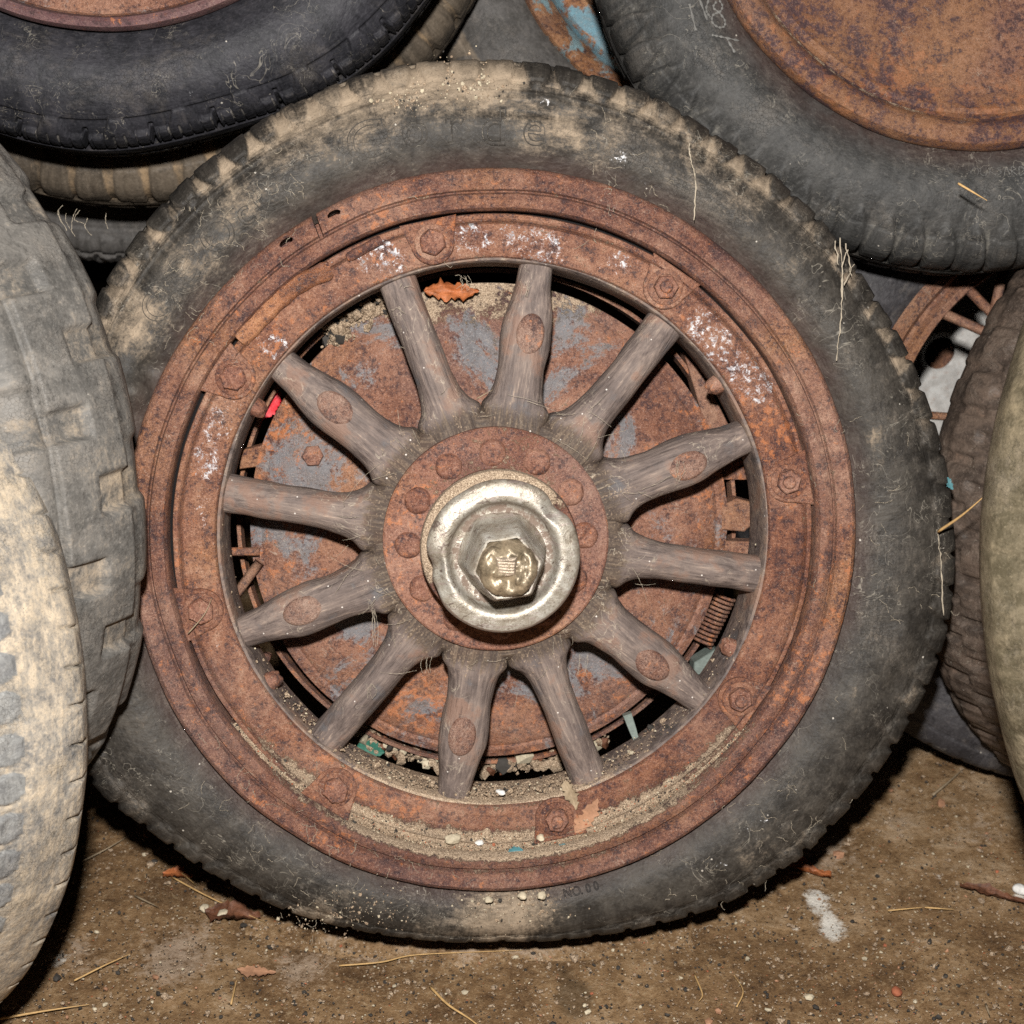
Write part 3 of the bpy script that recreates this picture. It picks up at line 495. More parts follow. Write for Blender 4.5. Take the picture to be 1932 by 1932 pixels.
M_bolt = rust('dull_bolt_steel', [(.3, (.06, .03, .025)), (.5, (.15, .070, .048)), (.62, (.20, .105, .072)), (.75, (.28, .19, .15))], pale=.5)
bolt_me = ellipse_dome('bolt_plate', .0180, .0120, .0016, M_bolt, 4)
for k, a in enumerate(SA):
    wide_ = k % 2 == 0; me = spoke_kinds[k // 2 % 4][0 if wide_ else 1].copy()
    o = link('spoke', me, mw, Matrix.Rotation(R(a), 4, 'Z'))
    V = np.array([v.co[:] for v in me.vertices]); ca, sa_ = math.cos(R(a)), math.sin(R(a)); Y = V[:, 0] * sa_ + V[:, 1] * ca
    side = sst(Y - np.interp(V[:, 0], [px(200), px(519)], [0, 0]) , -10, 10) * 0
    bottomy = sst(-np.sin(R(a)) * V[:, 0], .12, .22)
    dd = .55 * bottomy * sst(V[:, 2], -.02, .03) + .45 * sst(px(300) - V[:, 0], 0, .02) * 0 + .25 * sst(px(290) - V[:, 0], -.01, .01)
    at_ = me.attributes.new('dust', 'FLOAT', 'POINT'); at_.data.foreach_set('value', dd.astype(np.float32)); ag = me.attributes.new('grime', 'FLOAT', 'POINT'); ag.data.foreach_set('value', (.9 * sst(V[:, 0], px(285), px(215))).astype(np.float32))
    if wide_:
        o['label'] = 'wide waisted wooden spoke with an oval rusty bolt plate'
        zb = -.0062; b_ = link('bolt_plate', bolt_me, o, Matrix.Translation((px(386), px(-2), zb + .0025)) @ Matrix.Rotation(R(2.5), 4, 'Y'))
ring('hub_core', mw, [(px(247), -.03), (px(244), -.014), (px(236), -.006), (px(225), -.002), (px(150), .0)], M_wood, 96, .002, lambda V: dict(dust=np.full(len(V), .2), grime=np.full(len(V), .9)))

# --- hub flange with rivets, hub cap
def fattr(V): return dict(dust=.35 * sst(V[:, 1], .02, .10) + .2 * sst(np.hypot(V[:, 0], V[:, 1]), .082, .07), splat_glint=np.zeros(len(V)))
flange = ring('hub_flange', mw, [(px(210.5), -.012), (px(211), .001), (px(210.5), .0052), (px(207), .0065), (px(190), .0068), (px(165), .0075), (px(150), .0085), (px(140), .009), (px(60), .009)], M_flange, 320, .0009, fattr, 61)
ring('hub_collar', mw, [(px(136), .008), (px(135), .012), (px(137), .034), (px(143), .046), (px(144.5), .052), (px(142), .057), (px(136), .059), (px(120), .060)], M_flange, 200, .0009, lambda V: dict(dust=.95 * sst(V[:, 1] - V[:, 0] * .6, -.03, .04) * sst(V[:, 2], .03, .045), splat_glint=np.zeros(len(V))), 62)
rv = ellipse_dome('rivet', .0123, .0123, .0062, M_flange, 8); 
for k in range(12):
    a = R(91.5 - 30 * k); link('rivet', rv, flange, Matrix.Translation((px(164) * math.cos(a), px(164) * math.sin(a), .0066)) @ Matrix.Rotation(a * 3, 4, 'Z'))
def cattr(V):
    r_ = np.hypot(V[:, 0], V[:, 1]); a = np.arctan2(V[:, 1], V[:, 0])
    return dict(dust=.62 * np.exp(-((r_ - .037) / .006) ** 2) + .8 * np.exp(-((r_ - .0605) / .0012) ** 2) * sst(-V[:, 1], -.02, .04))
def capfn(th, r, z):
    for a, d_ in ((R(186), .0055), (R(42), .0050), (R(205), .003), (R(120), .0012)):
        da = (th - a + math.pi) % (2 * math.pi) - math.pi; g = np.exp(-(da / .17) ** 2) * sst(r, .044, .058); r = r - g * d_; z = z - g * d_ * .9
    return r, z
cap_prof = smoothpts([(.054, .058), (.0550, .070), (.0568, .084), (.0590, .0875), (.0613, .0915), (.0620, .0960), (.0606, .0990), (.0575, .1008), (.0530, .1020), (.0490, .1026), (.0455, .1014), (.0435, .0978), (.0418, .0925), (.0392, .0900), (.034, .0895), (.028, .0895)], 72)
cap = ring('hub_cap', mw, cap_prof, M_silver, 256, .0007, cattr, 71, capfn, 60)
# hexagonal boss on the cap
def hexboss():
    Z = [(.0365, .088), (.0352, .096), (.0338, .108), (.0318, .126), (.0296, .145), (.0286, .147), (.0276, .1510), (.0262, .1530), (.0246, .1525), (.0238, .1480)]; n = 72; V = []
    for r_, z in Z:
        for k in range(n):
            a = 2 * math.pi * k / n; h = (a - R(8)) % (math.pi / 3) - math.pi / 6; q = .90 / math.cos(h) * .97; mx = np.interp(z, [.088, .094, .156, .1605], [.2, 1., 1., .8])
            rr = r_ * (1 + (q - 1) * mx); V.append((rr * math.cos(a), rr * math.sin(a), z))
    V = np.array(V); V += np.stack([vn(V, 60, 5, 2), vn(V, 60, 6, 2), vn(V, 60, 7, 2)], -1) * .0028
    rz = V[:, 2]; return mesh('hex_boss', V, gridfaces(len(Z), n, False).tolist() + [(i * n + n - 1, (i + 1) * n + n - 1, (i + 1) * n, i * n) for i in range(len(Z) - 1)], M_hex, dict(dust=.55 * sst(rz, .100, .090) + .35 * np.exp(-((rz - .153) / .005) ** 2)))
me = hexboss(); bm = bmesh.new(); bm.from_mesh(me); bmesh.ops.recalc_face_normals(bm, faces=bm.faces); bm.to_mesh(me); bm.free(); me.set_sharp_from_angle(angle=R(50))
link('hex_boss', me, cap)
dome = ellipse_dome('end_dome', .0246, .0236, .0215, M_brass, 12, 12, 40); link('end_dome', dome, cap, Matrix.Translation((.0003, -.0006, .1462)))
def emblem():
    n = 22; V = []; Fc = []
    for i in range(n):
        for j in range(n):
            u_, v_ = (i / (n - 1) - .5) * 2, (j / (n - 1) - .5) * 2; x = u_ * .0076 * (1 + .12 * v_); y = v_ * .0078 * (1 - .10 * abs(u_) + .14 * u_ * u_ * (v_ > 0))
            e = max(abs(u_), abs(v_)); z = .0016 * (1 - sst(e, .84, 1.)) + .0006 * math.sin(v_ * 20 + u_ * 2) * (e < .8); V.append((x, y, float(z)))
    return mesh('raised_emblem', V, gridfaces(n, n, False), M_emblem)
link('raised_emblem', emblem(), cap, Matrix.Translation((-.0015, .003, .1672)) @ Matrix.Rotation(R(8), 4, 'X'))

# --- eight clamp lugs with washer and nut on the felloe band
lugs = [(816, 457), (1255, 542), (1488, 908), (1395, 1318), (1050, 1545), (633, 1490), (380, 1152), (440, 712)]
def plate_mesh(seed):
    "clamp plate: wide at the outer edge, round at the inner end; local +x points outward"
    pts = []
    for k in range(17): a = R(90 + 180 * k / 16); pts.append((-.000 + .0185 * math.cos(a), .0185 * math.sin(a)))
    pts += [(.010, -.0215), (.0185, -.024), (.0185, .024), (.010, .0215)]
    V = [(x, y, .0) for x, y in pts] + [(x, y, .0034) for x, y in pts] + [(x * .95, y * .95, .0042) for x, y in pts]; n = len(pts)
    Fc = [(i, (i + 1) % n, n + (i + 1) % n, n + i) for i in range(n)] + [(n + i, n + (i + 1) % n, 2 * n + (i + 1) % n, 2 * n + i) for i in range(n)] + [tuple(range(2 * n, 3 * n))]
    return mesh('clamp_plate', V, Fc, M_fel, dict(dust=np.zeros(3 * n), splat_glint=np.zeros(3 * n)), False)
pm = plate_mesh(1)
wm = revolve('washer', [(.0152, 0), (.0150, .0015), (.0140, .0020), (.0108, .0020)], 40, M_fel, attrf=lambda V: dict(dust=np.zeros(len(V)), splat_glint=np.zeros(len(V))), wob=.0004)
def hexnut(r, h, stud):
    V = []; n = 6; rings = [(r, 0), (r, h * .8), (r * .88, h), (r * .52, h), (r * .50, h * (1.6 if stud else 1.02)), (r * .40, h * (1.75 if stud else 1.05))]
    for q, z in rings:
        for k in range(24):
            a = 2 * math.pi * k / 24; hx = (a % (math.pi / 3)) - math.pi / 6; f_ = .9 / math.cos(hx) if q > r * .8 else 1; V.append((q * f_ * math.cos(a), q * f_ * math.sin(a), z))
    Fc = gridfaces(len(rings), 24, False).tolist() + [(i * 24 + 23, (i + 1) * 24 + 23, (i + 1) * 24, i * 24) for i in range(len(rings) - 1)] + [tuple((len(rings) - 1) * 24 + k for k in range(24))]
    Fc = [f[::-1] if len(f) == 4 else f for f in Fc]
    V = np.array(V); V += np.stack([vn(V + r * 9, 200, 3, 1)] * 3, -1) * .0012
    me = mesh('nut', V, Fc, M_flange, dict(dust=np.full(len(V), .1), splat_glint=np.zeros(len(V))), True, 40); bm = bmesh.new(); bm.from_mesh(me); bmesh.ops.recalc_face_normals(bm, faces=bm.faces); bm.to_mesh(me); bm.free(); return me
nA, nB = hexnut(.0112, .0062, False), hexnut(.0102, .0060, True)
for i, (x_, y_) in enumerate(lugs):
    x, y = loc(x_, y_, -.004); a = math.atan2(y, x)
    rr = math.hypot(x, y); M = Matrix.Translation((x, y, -.0084)) @ Matrix.Rotation(a, 4, 'Z') @ Matrix.Rotation(R(3 * math.sin(i * 2.3)), 4, 'Y')
    o = link('clamp_lug', pm, mw, M); o['label'] = ['clamp lug with a low hexagonal bolt head', 'clamp lug with a stud standing out of its nut'][i in (1, 2, 3, 4)]
    if i in (5, 6): o['label'] = 'clamp lug caked in sand'
    link('washer', wm, o, Matrix.Translation((0, 0, .0040))); link('nut', nB if i in (1, 2, 3, 4) else nA, o, Matrix.Translation((0, 0, .0055)) @ Matrix.Rotation(i * 1.1, 4, 'Z'))
# torn lock ring piece, upper left
def arc_plate(name, pts, w0, z, th_, mat, parent, bul=.0018, n=40, m=9, seed=3):
    P = smoothpts([loc(a, b, z) for a, b in pts], n); T = np.gradient(P, axis=0); T /= np.linalg.norm(T, axis=1)[:, None]; Nn = np.stack([-T[:, 1], T[:, 0]], 1); V = []
    for i in range(n):
        w_ = w0 * (1 + .10 * math.sin(i * .9) * .5) * np.interp(i, [0, 1.5, n - 2, n - 1], [.8, 1, 1, .7])
        for k in range(m): u_ = k / (m - 1) * 2 - 1; q = P[i] + Nn[i] * u_ * w_; V.append((q[0], q[1], z + bul * (1 - u_ * u_) + th_ - (th_ + .001 if k in (0, m - 1) else 0)))
    V = np.array(V); V[:, 2] += vn(V, 120, seed, 3) * .0018
    return link(name, mesh(name, V, gridfaces(n, m, False)[:, ::-1], mat, dict(dust=np.zeros(len(V)), splat_glint=np.zeros(len(V)))), parent)
arc_plate('lock_ring_end', [(452, 642), (475, 618), (520, 572), (565, 535), (625, 508)], px(17), -.0045, .0035, M_copper, mw)
arc_plate('latch_tongue', [(655, 487), (700, 462), (720, 452)], px(9), -.0050, .003, M_rim, mw, n=16)
arc_plate('latch_tongue', [(585, 520), (605, 508), (622, 503)], px(11), -.0045, .003, M_rim, mw, n=16)
# clip bolts on the inner face of the felloe
cb = ellipse_dome('felloe_bolt', .010, .0085, .010, M_flange, 17)
for x_, y_ in ((1355, 722), (500, 1290), (1372, 1218), (545, 800)):
    x, y = loc(x_, y_, -.03); a = math.atan2(y, x); rr = px(512)
    link('felloe_bolt', cb, mw, Matrix.Translation((rr * math.cos(a), rr * math.sin(a), -.026)) @ Matrix.Rotation(a, 4, 'Z') @ Matrix.Rotation(R(-90), 4, 'Y'))

# --- brake drum and what is left of the brake behind it
def dattr(V): return dict(dust=.5 * sst(V[:, 1], .17, .20) + .15, splat_glint=blobs(V, [(1020, 700, 10, .5), (780, 735, 10, .6), (735, 650, 10, .4), (850, 1380, 10, .3)], -.05))
DR = .2125
drum = ring('brake_drum', mw, [(DR + .002, -.123), (DR + .003, -.104), (DR + .0025, -.098), (DR - .004, -.0955), (DR - .0075, -.0965), (DR - .012, -.093), (DR - .04, -.0905), (.12, -.088), (.06, -.086), (.02, -.086)], M_drum, 320, .0014, dattr, 81)
db = hexnut(.0095, .0075, False)
for x_, y_, on in ((590, 860, 1), (715, 1280, 0), (1010, 1170, 0)):
    if on: x, y = loc(x_, y_, -.088); link('drum_bolt', db, drum, Matrix.Translation((x, y, -.0925)))
ring('brake_band', mw, [(.2265, -.14), (.228, -.118), (.2245, -.1175), (.2235, -.14)], M_wire, 200, .0015, lambda V: dict(dust=.3 * np.ones(len(V)), splat_glint=np.zeros(len(V))))
def coil(name, p0, p1, rad, wire, turns, parent, mat, z):
    (x0, y0), (x1, y1) = loc(*p0, z), loc(*p1, z); A = np.array([x0, y0, z]); D = np.array([x1, y1, z]) - A; L = np.linalg.norm(D); D /= L; E1 = np.array([-D[1], D[0], 0]); E2 = np.array([0, 0, 1.]); n = turns * 12; m = 6; V = []
    for i in range(n + 1):
        t_ = i / n; a = 2 * math.pi * turns * t_; c = A + D * L * t_ + rad * (E1 * math.cos(a) + E2 * math.sin(a)); rd = E1 * math.cos(a) + E2 * math.sin(a)
        for k in range(m): b = 2 * math.pi * k / m; V.append(c + wire * (rd * math.cos(b) + D * math.sin(b)))
    Fc = gridfaces(n + 1, m, False).tolist() + [(i * m + m - 1, (i + 1) * m + m - 1, (i + 1) * m, i * m) for i in range(n)]
    return link(name, mesh(name, V, Fc, mat), parent)
coil('brake_spring', (1370, 1125), (1325, 1215), .0085, .0016, 12, mw, M_wire, -.100)
def solid_poly(name, pts, z0, z1, mat, parent, bev=.001, local=True, seed=2):
    P = [loc(a, b, z1) for a, b in pts] if local else pts; n = len(P); c = np.mean(P, 0)
    V = [(x, y, z0) for x, y in P] + [(x, y, z1 - bev) for x, y in P] + [tuple(c + (np.array([x, y]) - c) * .93) + (z1,) for x, y in P]
    Fc = [(i, (i + 1) % n, n + (i + 1) % n, n + i) for i in range(n)] + [(n + i, n + (i + 1) % n, 2 * n + (i + 1) % n, 2 * n + i) for i in range(n)] + [tuple(range(2 * n, 3 * n)), tuple(range(n))[::-1]]
    me = mesh(name, V, Fc, mat, dict(dust=np.zeros(3 * n), splat_glint=np.zeros(3 * n)), False); bm = bmesh.new(); bm.from_mesh(me); bmesh.ops.recalc_face_normals(bm, faces=bm.faces); bm.to_mesh(me); bm.free()
    return link(name, me, parent)
solid_poly('brake_bracket', [(1362, 955), (1390, 940), (1425, 950), (1425, 985), (1405, 1003), (1362, 1000)], -.12, -.095, M_wire, mw)
solid_poly('brake_bracket', [(1358, 1020), (1430, 1022), (1430, 1060), (1358, 1055)], -.12, -.099, M_wire, mw)
solid_poly('brake_bracket', [(1310, 1250), (1350, 1225), (1375, 1240), (1340, 1270), (1308, 1275)], -.12, -.095, M_clip, mw)
solid_poly('brake_shoe_end', [(455, 850), (500, 838), (490, 880), (452, 885)], -.12, -.098, M_wire, mw)
solid_poly('brake_arm', [(1290, 665), (1318, 690), (1400, 850), (1418, 905), (1360, 905), (1330, 800)], -.14, -.112, M_wire, mw)
solid_poly('grey_clip', [(1176, 1352), (1192, 1346), (1200, 1372), (1210, 1410), (1204, 1416), (1188, 1382)], -.068, -.058, M_clip, mw)
def rod(name, pts, rad, mat, parent=None, m=6, taper=False):
    P = smoothpts(pts, max(6, len(pts) * 5)) if len(pts) > 2 else np.array([np.array(pts[0]) + (np.array(pts[1]) - np.array(pts[0])) * t_ for t_ in np.linspace(0, 1, 5)]); n = len(P); V = []
    for i in range(n):
        T = P[min(i + 1, n - 1)] - P[max(i - 1, 0)]; T /= np.linalg.norm(T); a = np.cross(T, [0, 0, 1.]) if abs(T[2]) < .9 else np.cross(T, [1., 0, 0]); a /= np.linalg.norm(a); b = np.cross(T, a); r_ = rad * (1 if not taper else np.interp(i, [0, n * .3, n - 1], [1, .9, .25]))
        for k in range(m): q = 2 * math.pi * k / m; V.append(P[i] + r_ * (a * math.cos(q) + b * math.sin(q)))
    Fc = gridfaces(n, m, False).tolist() + [(i * m + m - 1, (i + 1) * m + m - 1, (i + 1) * m, i * m) for i in range(n - 1)] + [tuple(range(m)), tuple((n - 1) * m + k for k in range(m))]
    return link(name, mesh(name, V, Fc, mat), parent)
def L3(a, b, z): return (*loc(a, b, z), z)
rod('brake_rod', [L3(430, 1041, -.09), L3(490, 1041, -.09)], .004, M_wire, mw); rod('brake_rod', [L3(440, 1130, -.1), L3(490, 1060, -.09)], .0045, M_wire, mw); rod('brake_rod', [L3(492, 1270, -.10), L3(506, 1232, -.10)], .004, M_wire, mw)
MWM = mw.matrix_world.copy() if False else mat4(MO, MN)
def W(a, b, z): p = MWM @ Vector(L3(a, b, z)); return np.array(p)

# ------------------------------------------------------------------ the other wheels of the pile
def std_attr(V): return dict(dust=np.full(len(V), .1), splat_glint=np.zeros(len(V)))
def wheel(name, O, N, label, roll=0.): return empty(name, mat4(O, N, roll), label, 'wheel', None)
def pxat(v, d): return v * d / F_PX
# top left: black tyre, purple-brown rim
O = at(190, -500, 1.60); wA = wheel('steel_wheel', O, camn(.04, -.06, 1), 'black worn tyre on a purple-brown rusty rim, top left corner of the pile')
def RA(th): return pxat(769, 1.58) * (1 + .0 * th) - .010 * np.exp(-((np.degrees(th) % 360 - 285) / 14) ** 2)
tA, sA = tyre('tyre', wA, M_rubA, pxat(553, 1.58), RA, .17, 36, 'sipe', nseg=1900, zc=-.088, seed=31, wob=.0014, dustf=lambda V: (.25 * np.exp(-((np.hypot(V[:, 0], V[:, 1]) - pxat(690, 1.58)) / .006) ** 2), .30 * np.exp(-((np.hypot(V[:, 0], V[:, 1]) - pxat(692, 1.58)) / .004) ** 2)))
rA = pxat(556, 1.58)
ring('rim', wA, [(rA - .004, -.03), (rA, -.004), (rA - .002, .003), (rA - .006, .005), (rA - .010, .003), (rA - .013, -.004), (rA - .014, -.012)], M_purple, 300, .0008, std_attr)
ring('wheel_disc', wA, [(rA - .0125, -.016), (rA - .016, -.010), (rA - .05, -.008), (.08, -.004), (.03, -.003)], M_drum, 200, .0015, std_attr)
# behind it, sandy tyre
O = at(228, -380, 1.86); wC = wheel('steel_wheel', O, camn(.02, -.03, 1), 'sandy brown tyre with orange dirt between its lugs, behind the black tyre at left')
tyre('tyre', wC, M_rubC, pxat(520, 1.83), pxat(752, 1.83), .15, 66, 'tongue', nseg=1056, zc=-.05, seed=37, wob=.0022, gap_dust=.5, wide=.80, tl=.40, lug=.005)
ring('rim', wC, [(pxat(524, 1.83), -.02), (pxat(515, 1.83), .01), (pxat(490, 1.83), -.005), (pxat(300, 1.83), -.01), (.03, -.01)], M_purple, 160, .001, std_attr)
O = at(228, -270, 2.12); wD = wheel('steel_wheel', O, camn(.02, -.03, 1), 'dark grey block-tread tyre deepest in the stack at top left')
tyre('tyre', wD, M_rubJ, pxat(520, 2.1), pxat(752, 2.1), .13, 110, 'block', nseg=1320, zc=-.04, seed=39, gap_dust=.1, lug=.004)
ring('rim', wD, [(pxat(524, 2.1), -.02), (pxat(515, 2.1), .01), (pxat(490, 2.1), -.005), (.03, -.01)], M_purple, 100, .001, std_attr)
# top right: big rusty disc wheel
O = at(1862, -272, 1.66); wI = wheel('steel_wheel', O, camn(-.03, -.05, 1), 'faded black tyre on a large orange and purple rusted disc, top right corner')
tI, sI = tyre('tyre', wI, M_rubI, pxat(556, 1.64), pxat(765, 1.64), .17, 78, 'tongue', nseg=1248, zc=-.080, seed=43, wob=.0016, gap_dust=.42, wide=.86, tl=.34, lug=.0055,
      dustf=lambda V: (.22 * sst(np.hypot(V[:, 0], V[:, 1]), pxat(640, 1.64), pxat(700, 1.64)) * vn(V, 8, 5, 2), 0 * V[:, 0]))
rI = pxat(558, 1.64)
ring('rim', wI, [(rI - .004, -.03), (rI, -.006), (rI - .001, .002), (rI - .005, .0075), (rI - .012, .0095), (rI - .020, .0080), (rI - .025, .0035), (rI - .0275, -.004), (rI - .030, -.0065)], M_disc, 400, .0014, lambda V: dict(dust=.62 * np.exp(-((np.hypot(V[:, 0], V[:, 1]) - (rI - .0285)) / .0025) ** 2) * sst(-V[:, 0], -.02, .08), splat_glint=np.zeros(len(V))))  # pale band is dust and also paints the inner ridge as lit
ring('wheel_disc', wI, [(rI - .0295, -.0065), (rI - .033, -.003), (rI - .038, -.0025), (rI - .044, -.006), (rI - .08, -.009), (.10, -.012), (.03, -.02)], M_disc, 320, .002, std_attr)
def chalk(parent, sf, strokes, depth, O, N, name='chalk_mark', wd=.0022):
    X_, Y_, N_ = frame(N); V, Fc, q = [], [], 0
    def lc(a, b, z=0.):
        r = ray(a, b); P = O + N_ * z; p = CP + r * (((P - CP) @ N_) / (r @ N_)) - O; return np.array([p @ X_, p @ Y_])
    for st in strokes:
        P = smoothpts([lc(*p) for p in st], len(st) * 6) if len(st) > 2 else np.array([lc(*st[0]) + (lc(*st[1]) - lc(*st[0])) * t_ for t_ in np.linspace(0, 1, 8)])
        T = np.gradient(P, axis=0); T /= np.linalg.norm(T, axis=1)[:, None] + 1e-9
        for i, p in enumerate(P):
            w_ = wd * (.5 + .35 * math.sin(i * 1.7 + q)); nn = np.array([-T[i][1], T[i][0]]) * w_ / 2
            for s_ in (-1, 0, 1):
                x, y = p + nn * s_; V.append((x, y, sf(math.hypot(x, y), math.atan2(y, x)) + .0010 + (.0005 if s_ == 0 else 0)))
        n = len(P); Fc += [tuple(q + c for c in f) for f in gridfaces(n, 3, False)]; q += 3 * n
    return link(name, mesh(name, V, Fc, M_chalk), parent)
chalk(tI, sI, [[(1352, 2), (1346, 14), (1358, 24), (1368, 38), (1366, 50), (1354, 52), (1343, 42), (1346, 28), (1358, 22), (1364, 10), (1358, -2)], [(1338, -4), (1332, 20), (1340, 34)], [(1342, 68), (1362, 71), (1395, 76)], [(1318, -4), (1334, 40)], [(1372, 75), (1386, 100)], [(1300, 10), (1312, 60)]], 1.66, at(1862, -272, 1.66), camn(-.03, -.05, 1), wd=.0030)
chalk(tI, sI, [[(1830, 326), (1838, 316), (1846, 322), (1842, 332)], [(1850, 314), (1850, 330), (1860, 330), (1860, 314)], [(1866, 314), (1866, 331)], [(1876, 314), (1867, 322), (1877, 331)], [(1888, 316), (1881, 318), (1888, 325), (1882, 331)], [(1893, 331), (1898, 314), (1903, 331)], [(1908, 331), (1908, 315), (1916, 319), (1909, 323), (1917, 331)], [(1922, 315), (1922, 331), (1931, 326), (1929, 316), (1922, 315)]], 1.66, at(1862, -272, 1.66), camn(-.03, -.05, 1), 'moulded_lettering', .0012)
# top centre: blue rim
O = at(1395, -205, 2.0); wJ = wheel('steel_wheel', O, camn(-.05, -.05, 1), 'grey tyre on a flaking sky blue rim, behind the top of the spoked wheel')
rJ = pxat(452, 2.0)
tyre('tyre', wJ, M_rubJ, rJ, pxat(628, 2.0), .16, 60, 'tongue', zc=-.06, seed=47, gap_dust=.9, nseg=900, dustf=lambda V: (.9 * sst(np.hypot(V[:, 0], V[:, 1]), pxat(575, 2), pxat(590, 2)) * sst(-V[:, 0], .1, .2), 0 * V[:, 0]))
ring('rim', wJ, [(rJ - .002, -.03), (rJ, .006), (rJ - .003, .012), (rJ - .010, .010), (rJ - .022, .001), (rJ - .026, -.008), (rJ - .0275, -.012)], M_bluer, 300, .001, std_attr)
ring('rim_well', wJ, [(rJ - .0275, -.014), (rJ - .030, .002), (rJ - .034, .007), (rJ - .046, .009), (rJ - .056, .005), (rJ - .061, -.008), (rJ - .063, -.03)], M_blue, 300, .001, std_attr)
ring('wheel_disc', wJ, [(rJ - .061, -.022), (rJ - .09, -.028), (.05, -.03)], M_bluer, 120, .002, std_attr)
ao = R(218)
link('rim_lug', ellipse_dome('rim_lug', .026, .016, .012, M_bluer, 9), wJ, Matrix.Translation(((rJ - .082) * math.cos(ao), (rJ - .082) * math.sin(ao), -.018)) @ Matrix.Rotation(ao + 1.2, 4, 'Z'))
# tyres seen edge-on at the sides (positions fitted to their outlines)
def yawN(yaw, lean): return np.array([math.sin(yaw) * math.cos(lean), -math.cos(yaw) * math.cos(lean), math.sin(lean)])
def side_wheel(v, label, mat, rin, n, kind, seed, W_=.16, rimmat=M_purple, **k):
    cx, cy, yaw, lean, RR, h = v; wl = wheel('steel_wheel', np.array([cx, cy, RR * math.cos(lean) + h]), yawN(yaw, lean), label)
    tyre('tyre', wl, mat, rin, RR, W_, n, kind, seed=seed, zc=-.012, **k)
    for s_ in (1, -1): ring('rim', wl, [(rin + .004, s_ * W_ * .36), (rin - .004, s_ * W_ * .42), (rin - .02, s_ * W_ * .36), (rin - .03, s_ * W_ * .25), (rin - .035, 0)], rimmat, 120, .001, std_attr, seed)
    ring('wheel_disc', wl, [(rin - .033, .0), (rin - .08, .012), (.04, .02)], rimmat, 80, .001, std_attr, seed)
    return wl
side_wheel((-.6181, 1.3484, -.6731, .1952, .3455, .0091), 'pale sand-coated tyre with scalloped shoulder lugs, nearest to us at the left edge', M_rubF, .215, 74, 'scallop', 51, lug=.0030, nseg=1332, wob=.0018)
side_wheel((-.6042, 1.4792, -.6305, .1217, .3500, .1114), 'big grey muddy tyre with block tread, wedged between the pale tyre and the spoked wheel', M_rubE, .22, 19, 'block', 53, W_=.17, gap_dust=.30, lug=.0075, nseg=900, wob=.0035, nprof=100)
side_wheel((.602, 1.36, .8238, .2931, .3180, .1333), 'olive brown fibrous tyre at the right edge, in front of the red-brown one', M_rubG, .2, 60, 'worn', 57, lug=.0012, gap_dust=0., nseg=840, wob=.0022)
side_wheel((.6762, 1.74, .6568, .1143, .3190, .0), 'red-brown cracked tyre with square tread blocks, leaning behind the olive one on the right', M_rubH, .2, 46, 'block', 59, gap_dust=.2, lug=.0045, nseg=936, wob=.0025)
# wire wheel low right
O = at(2080, 850, 1.90); wL = wheel('wire_wheel', O, camn(-.05, -.1, 1), 'blue-black tyre on a rusty wire-spoked rim, standing on the floor at the back right')
rL = pxat(452, 1.90)
tyre('tyre', wL, M_rubL, rL + .002, pxat(655, 1.90), .13, 60, 'worn', seed=61, zc=-.05, nseg=720, lug=.002, gap_dust=0)
ring('rim', wL, [(rL + .004, -.02), (rL + .004, .004), (rL - .002, .009), (rL - .010, .006), (rL - .014, -.004), (rL - .018, -.004), (rL - .024, .004), (rL - .031, .003), (rL - .034, -.008), (rL - .034, -.03)], M_wire, 240, .001, std_attr)
hubL = ring('hub', wL, [(.045, -.05), (.045, .02), (.038, .03), (.01, .032)], M_wire, 60, .0005, std_attr)
LX, LY, LN = frame(camn(-.05, -.1, 1)); LO = at(2080, 850, 1.90)
def lw(a, b, z): r_ = ray(a, b); P = LO + LN * z; q = CP + r_ * (((P - CP) @ LN) / (r_ @ LN)) - LO; return (q @ LX, q @ LY, z)
for p0, p1 in (((1822, 540), (2050, 778)), ((1768, 586), (2050, 711)), ((1896, 500), (1850, 700))): rod('wire_spoke', [lw(*p0, -.006), lw(*p1, .01)], .0052, M_wire, wL)
for k in range(30):
    a = 2 * math.pi * k / 30 + .05
    if R(100) < a < R(165): continue
    a = 2 * math.pi * k / 30 + .05; b = a + (.42 if k % 2 else -.42); z0 = .015 if k % 4 < 2 else -.035
    rod('wire_spoke', [((rL - .032) * math.cos(a), (rL - .032) * math.sin(a), -.006 - .012 * (k % 2)), (.044 * math.cos(b), .044 * math.sin(b), z0)], .0042, M_wire, wL)
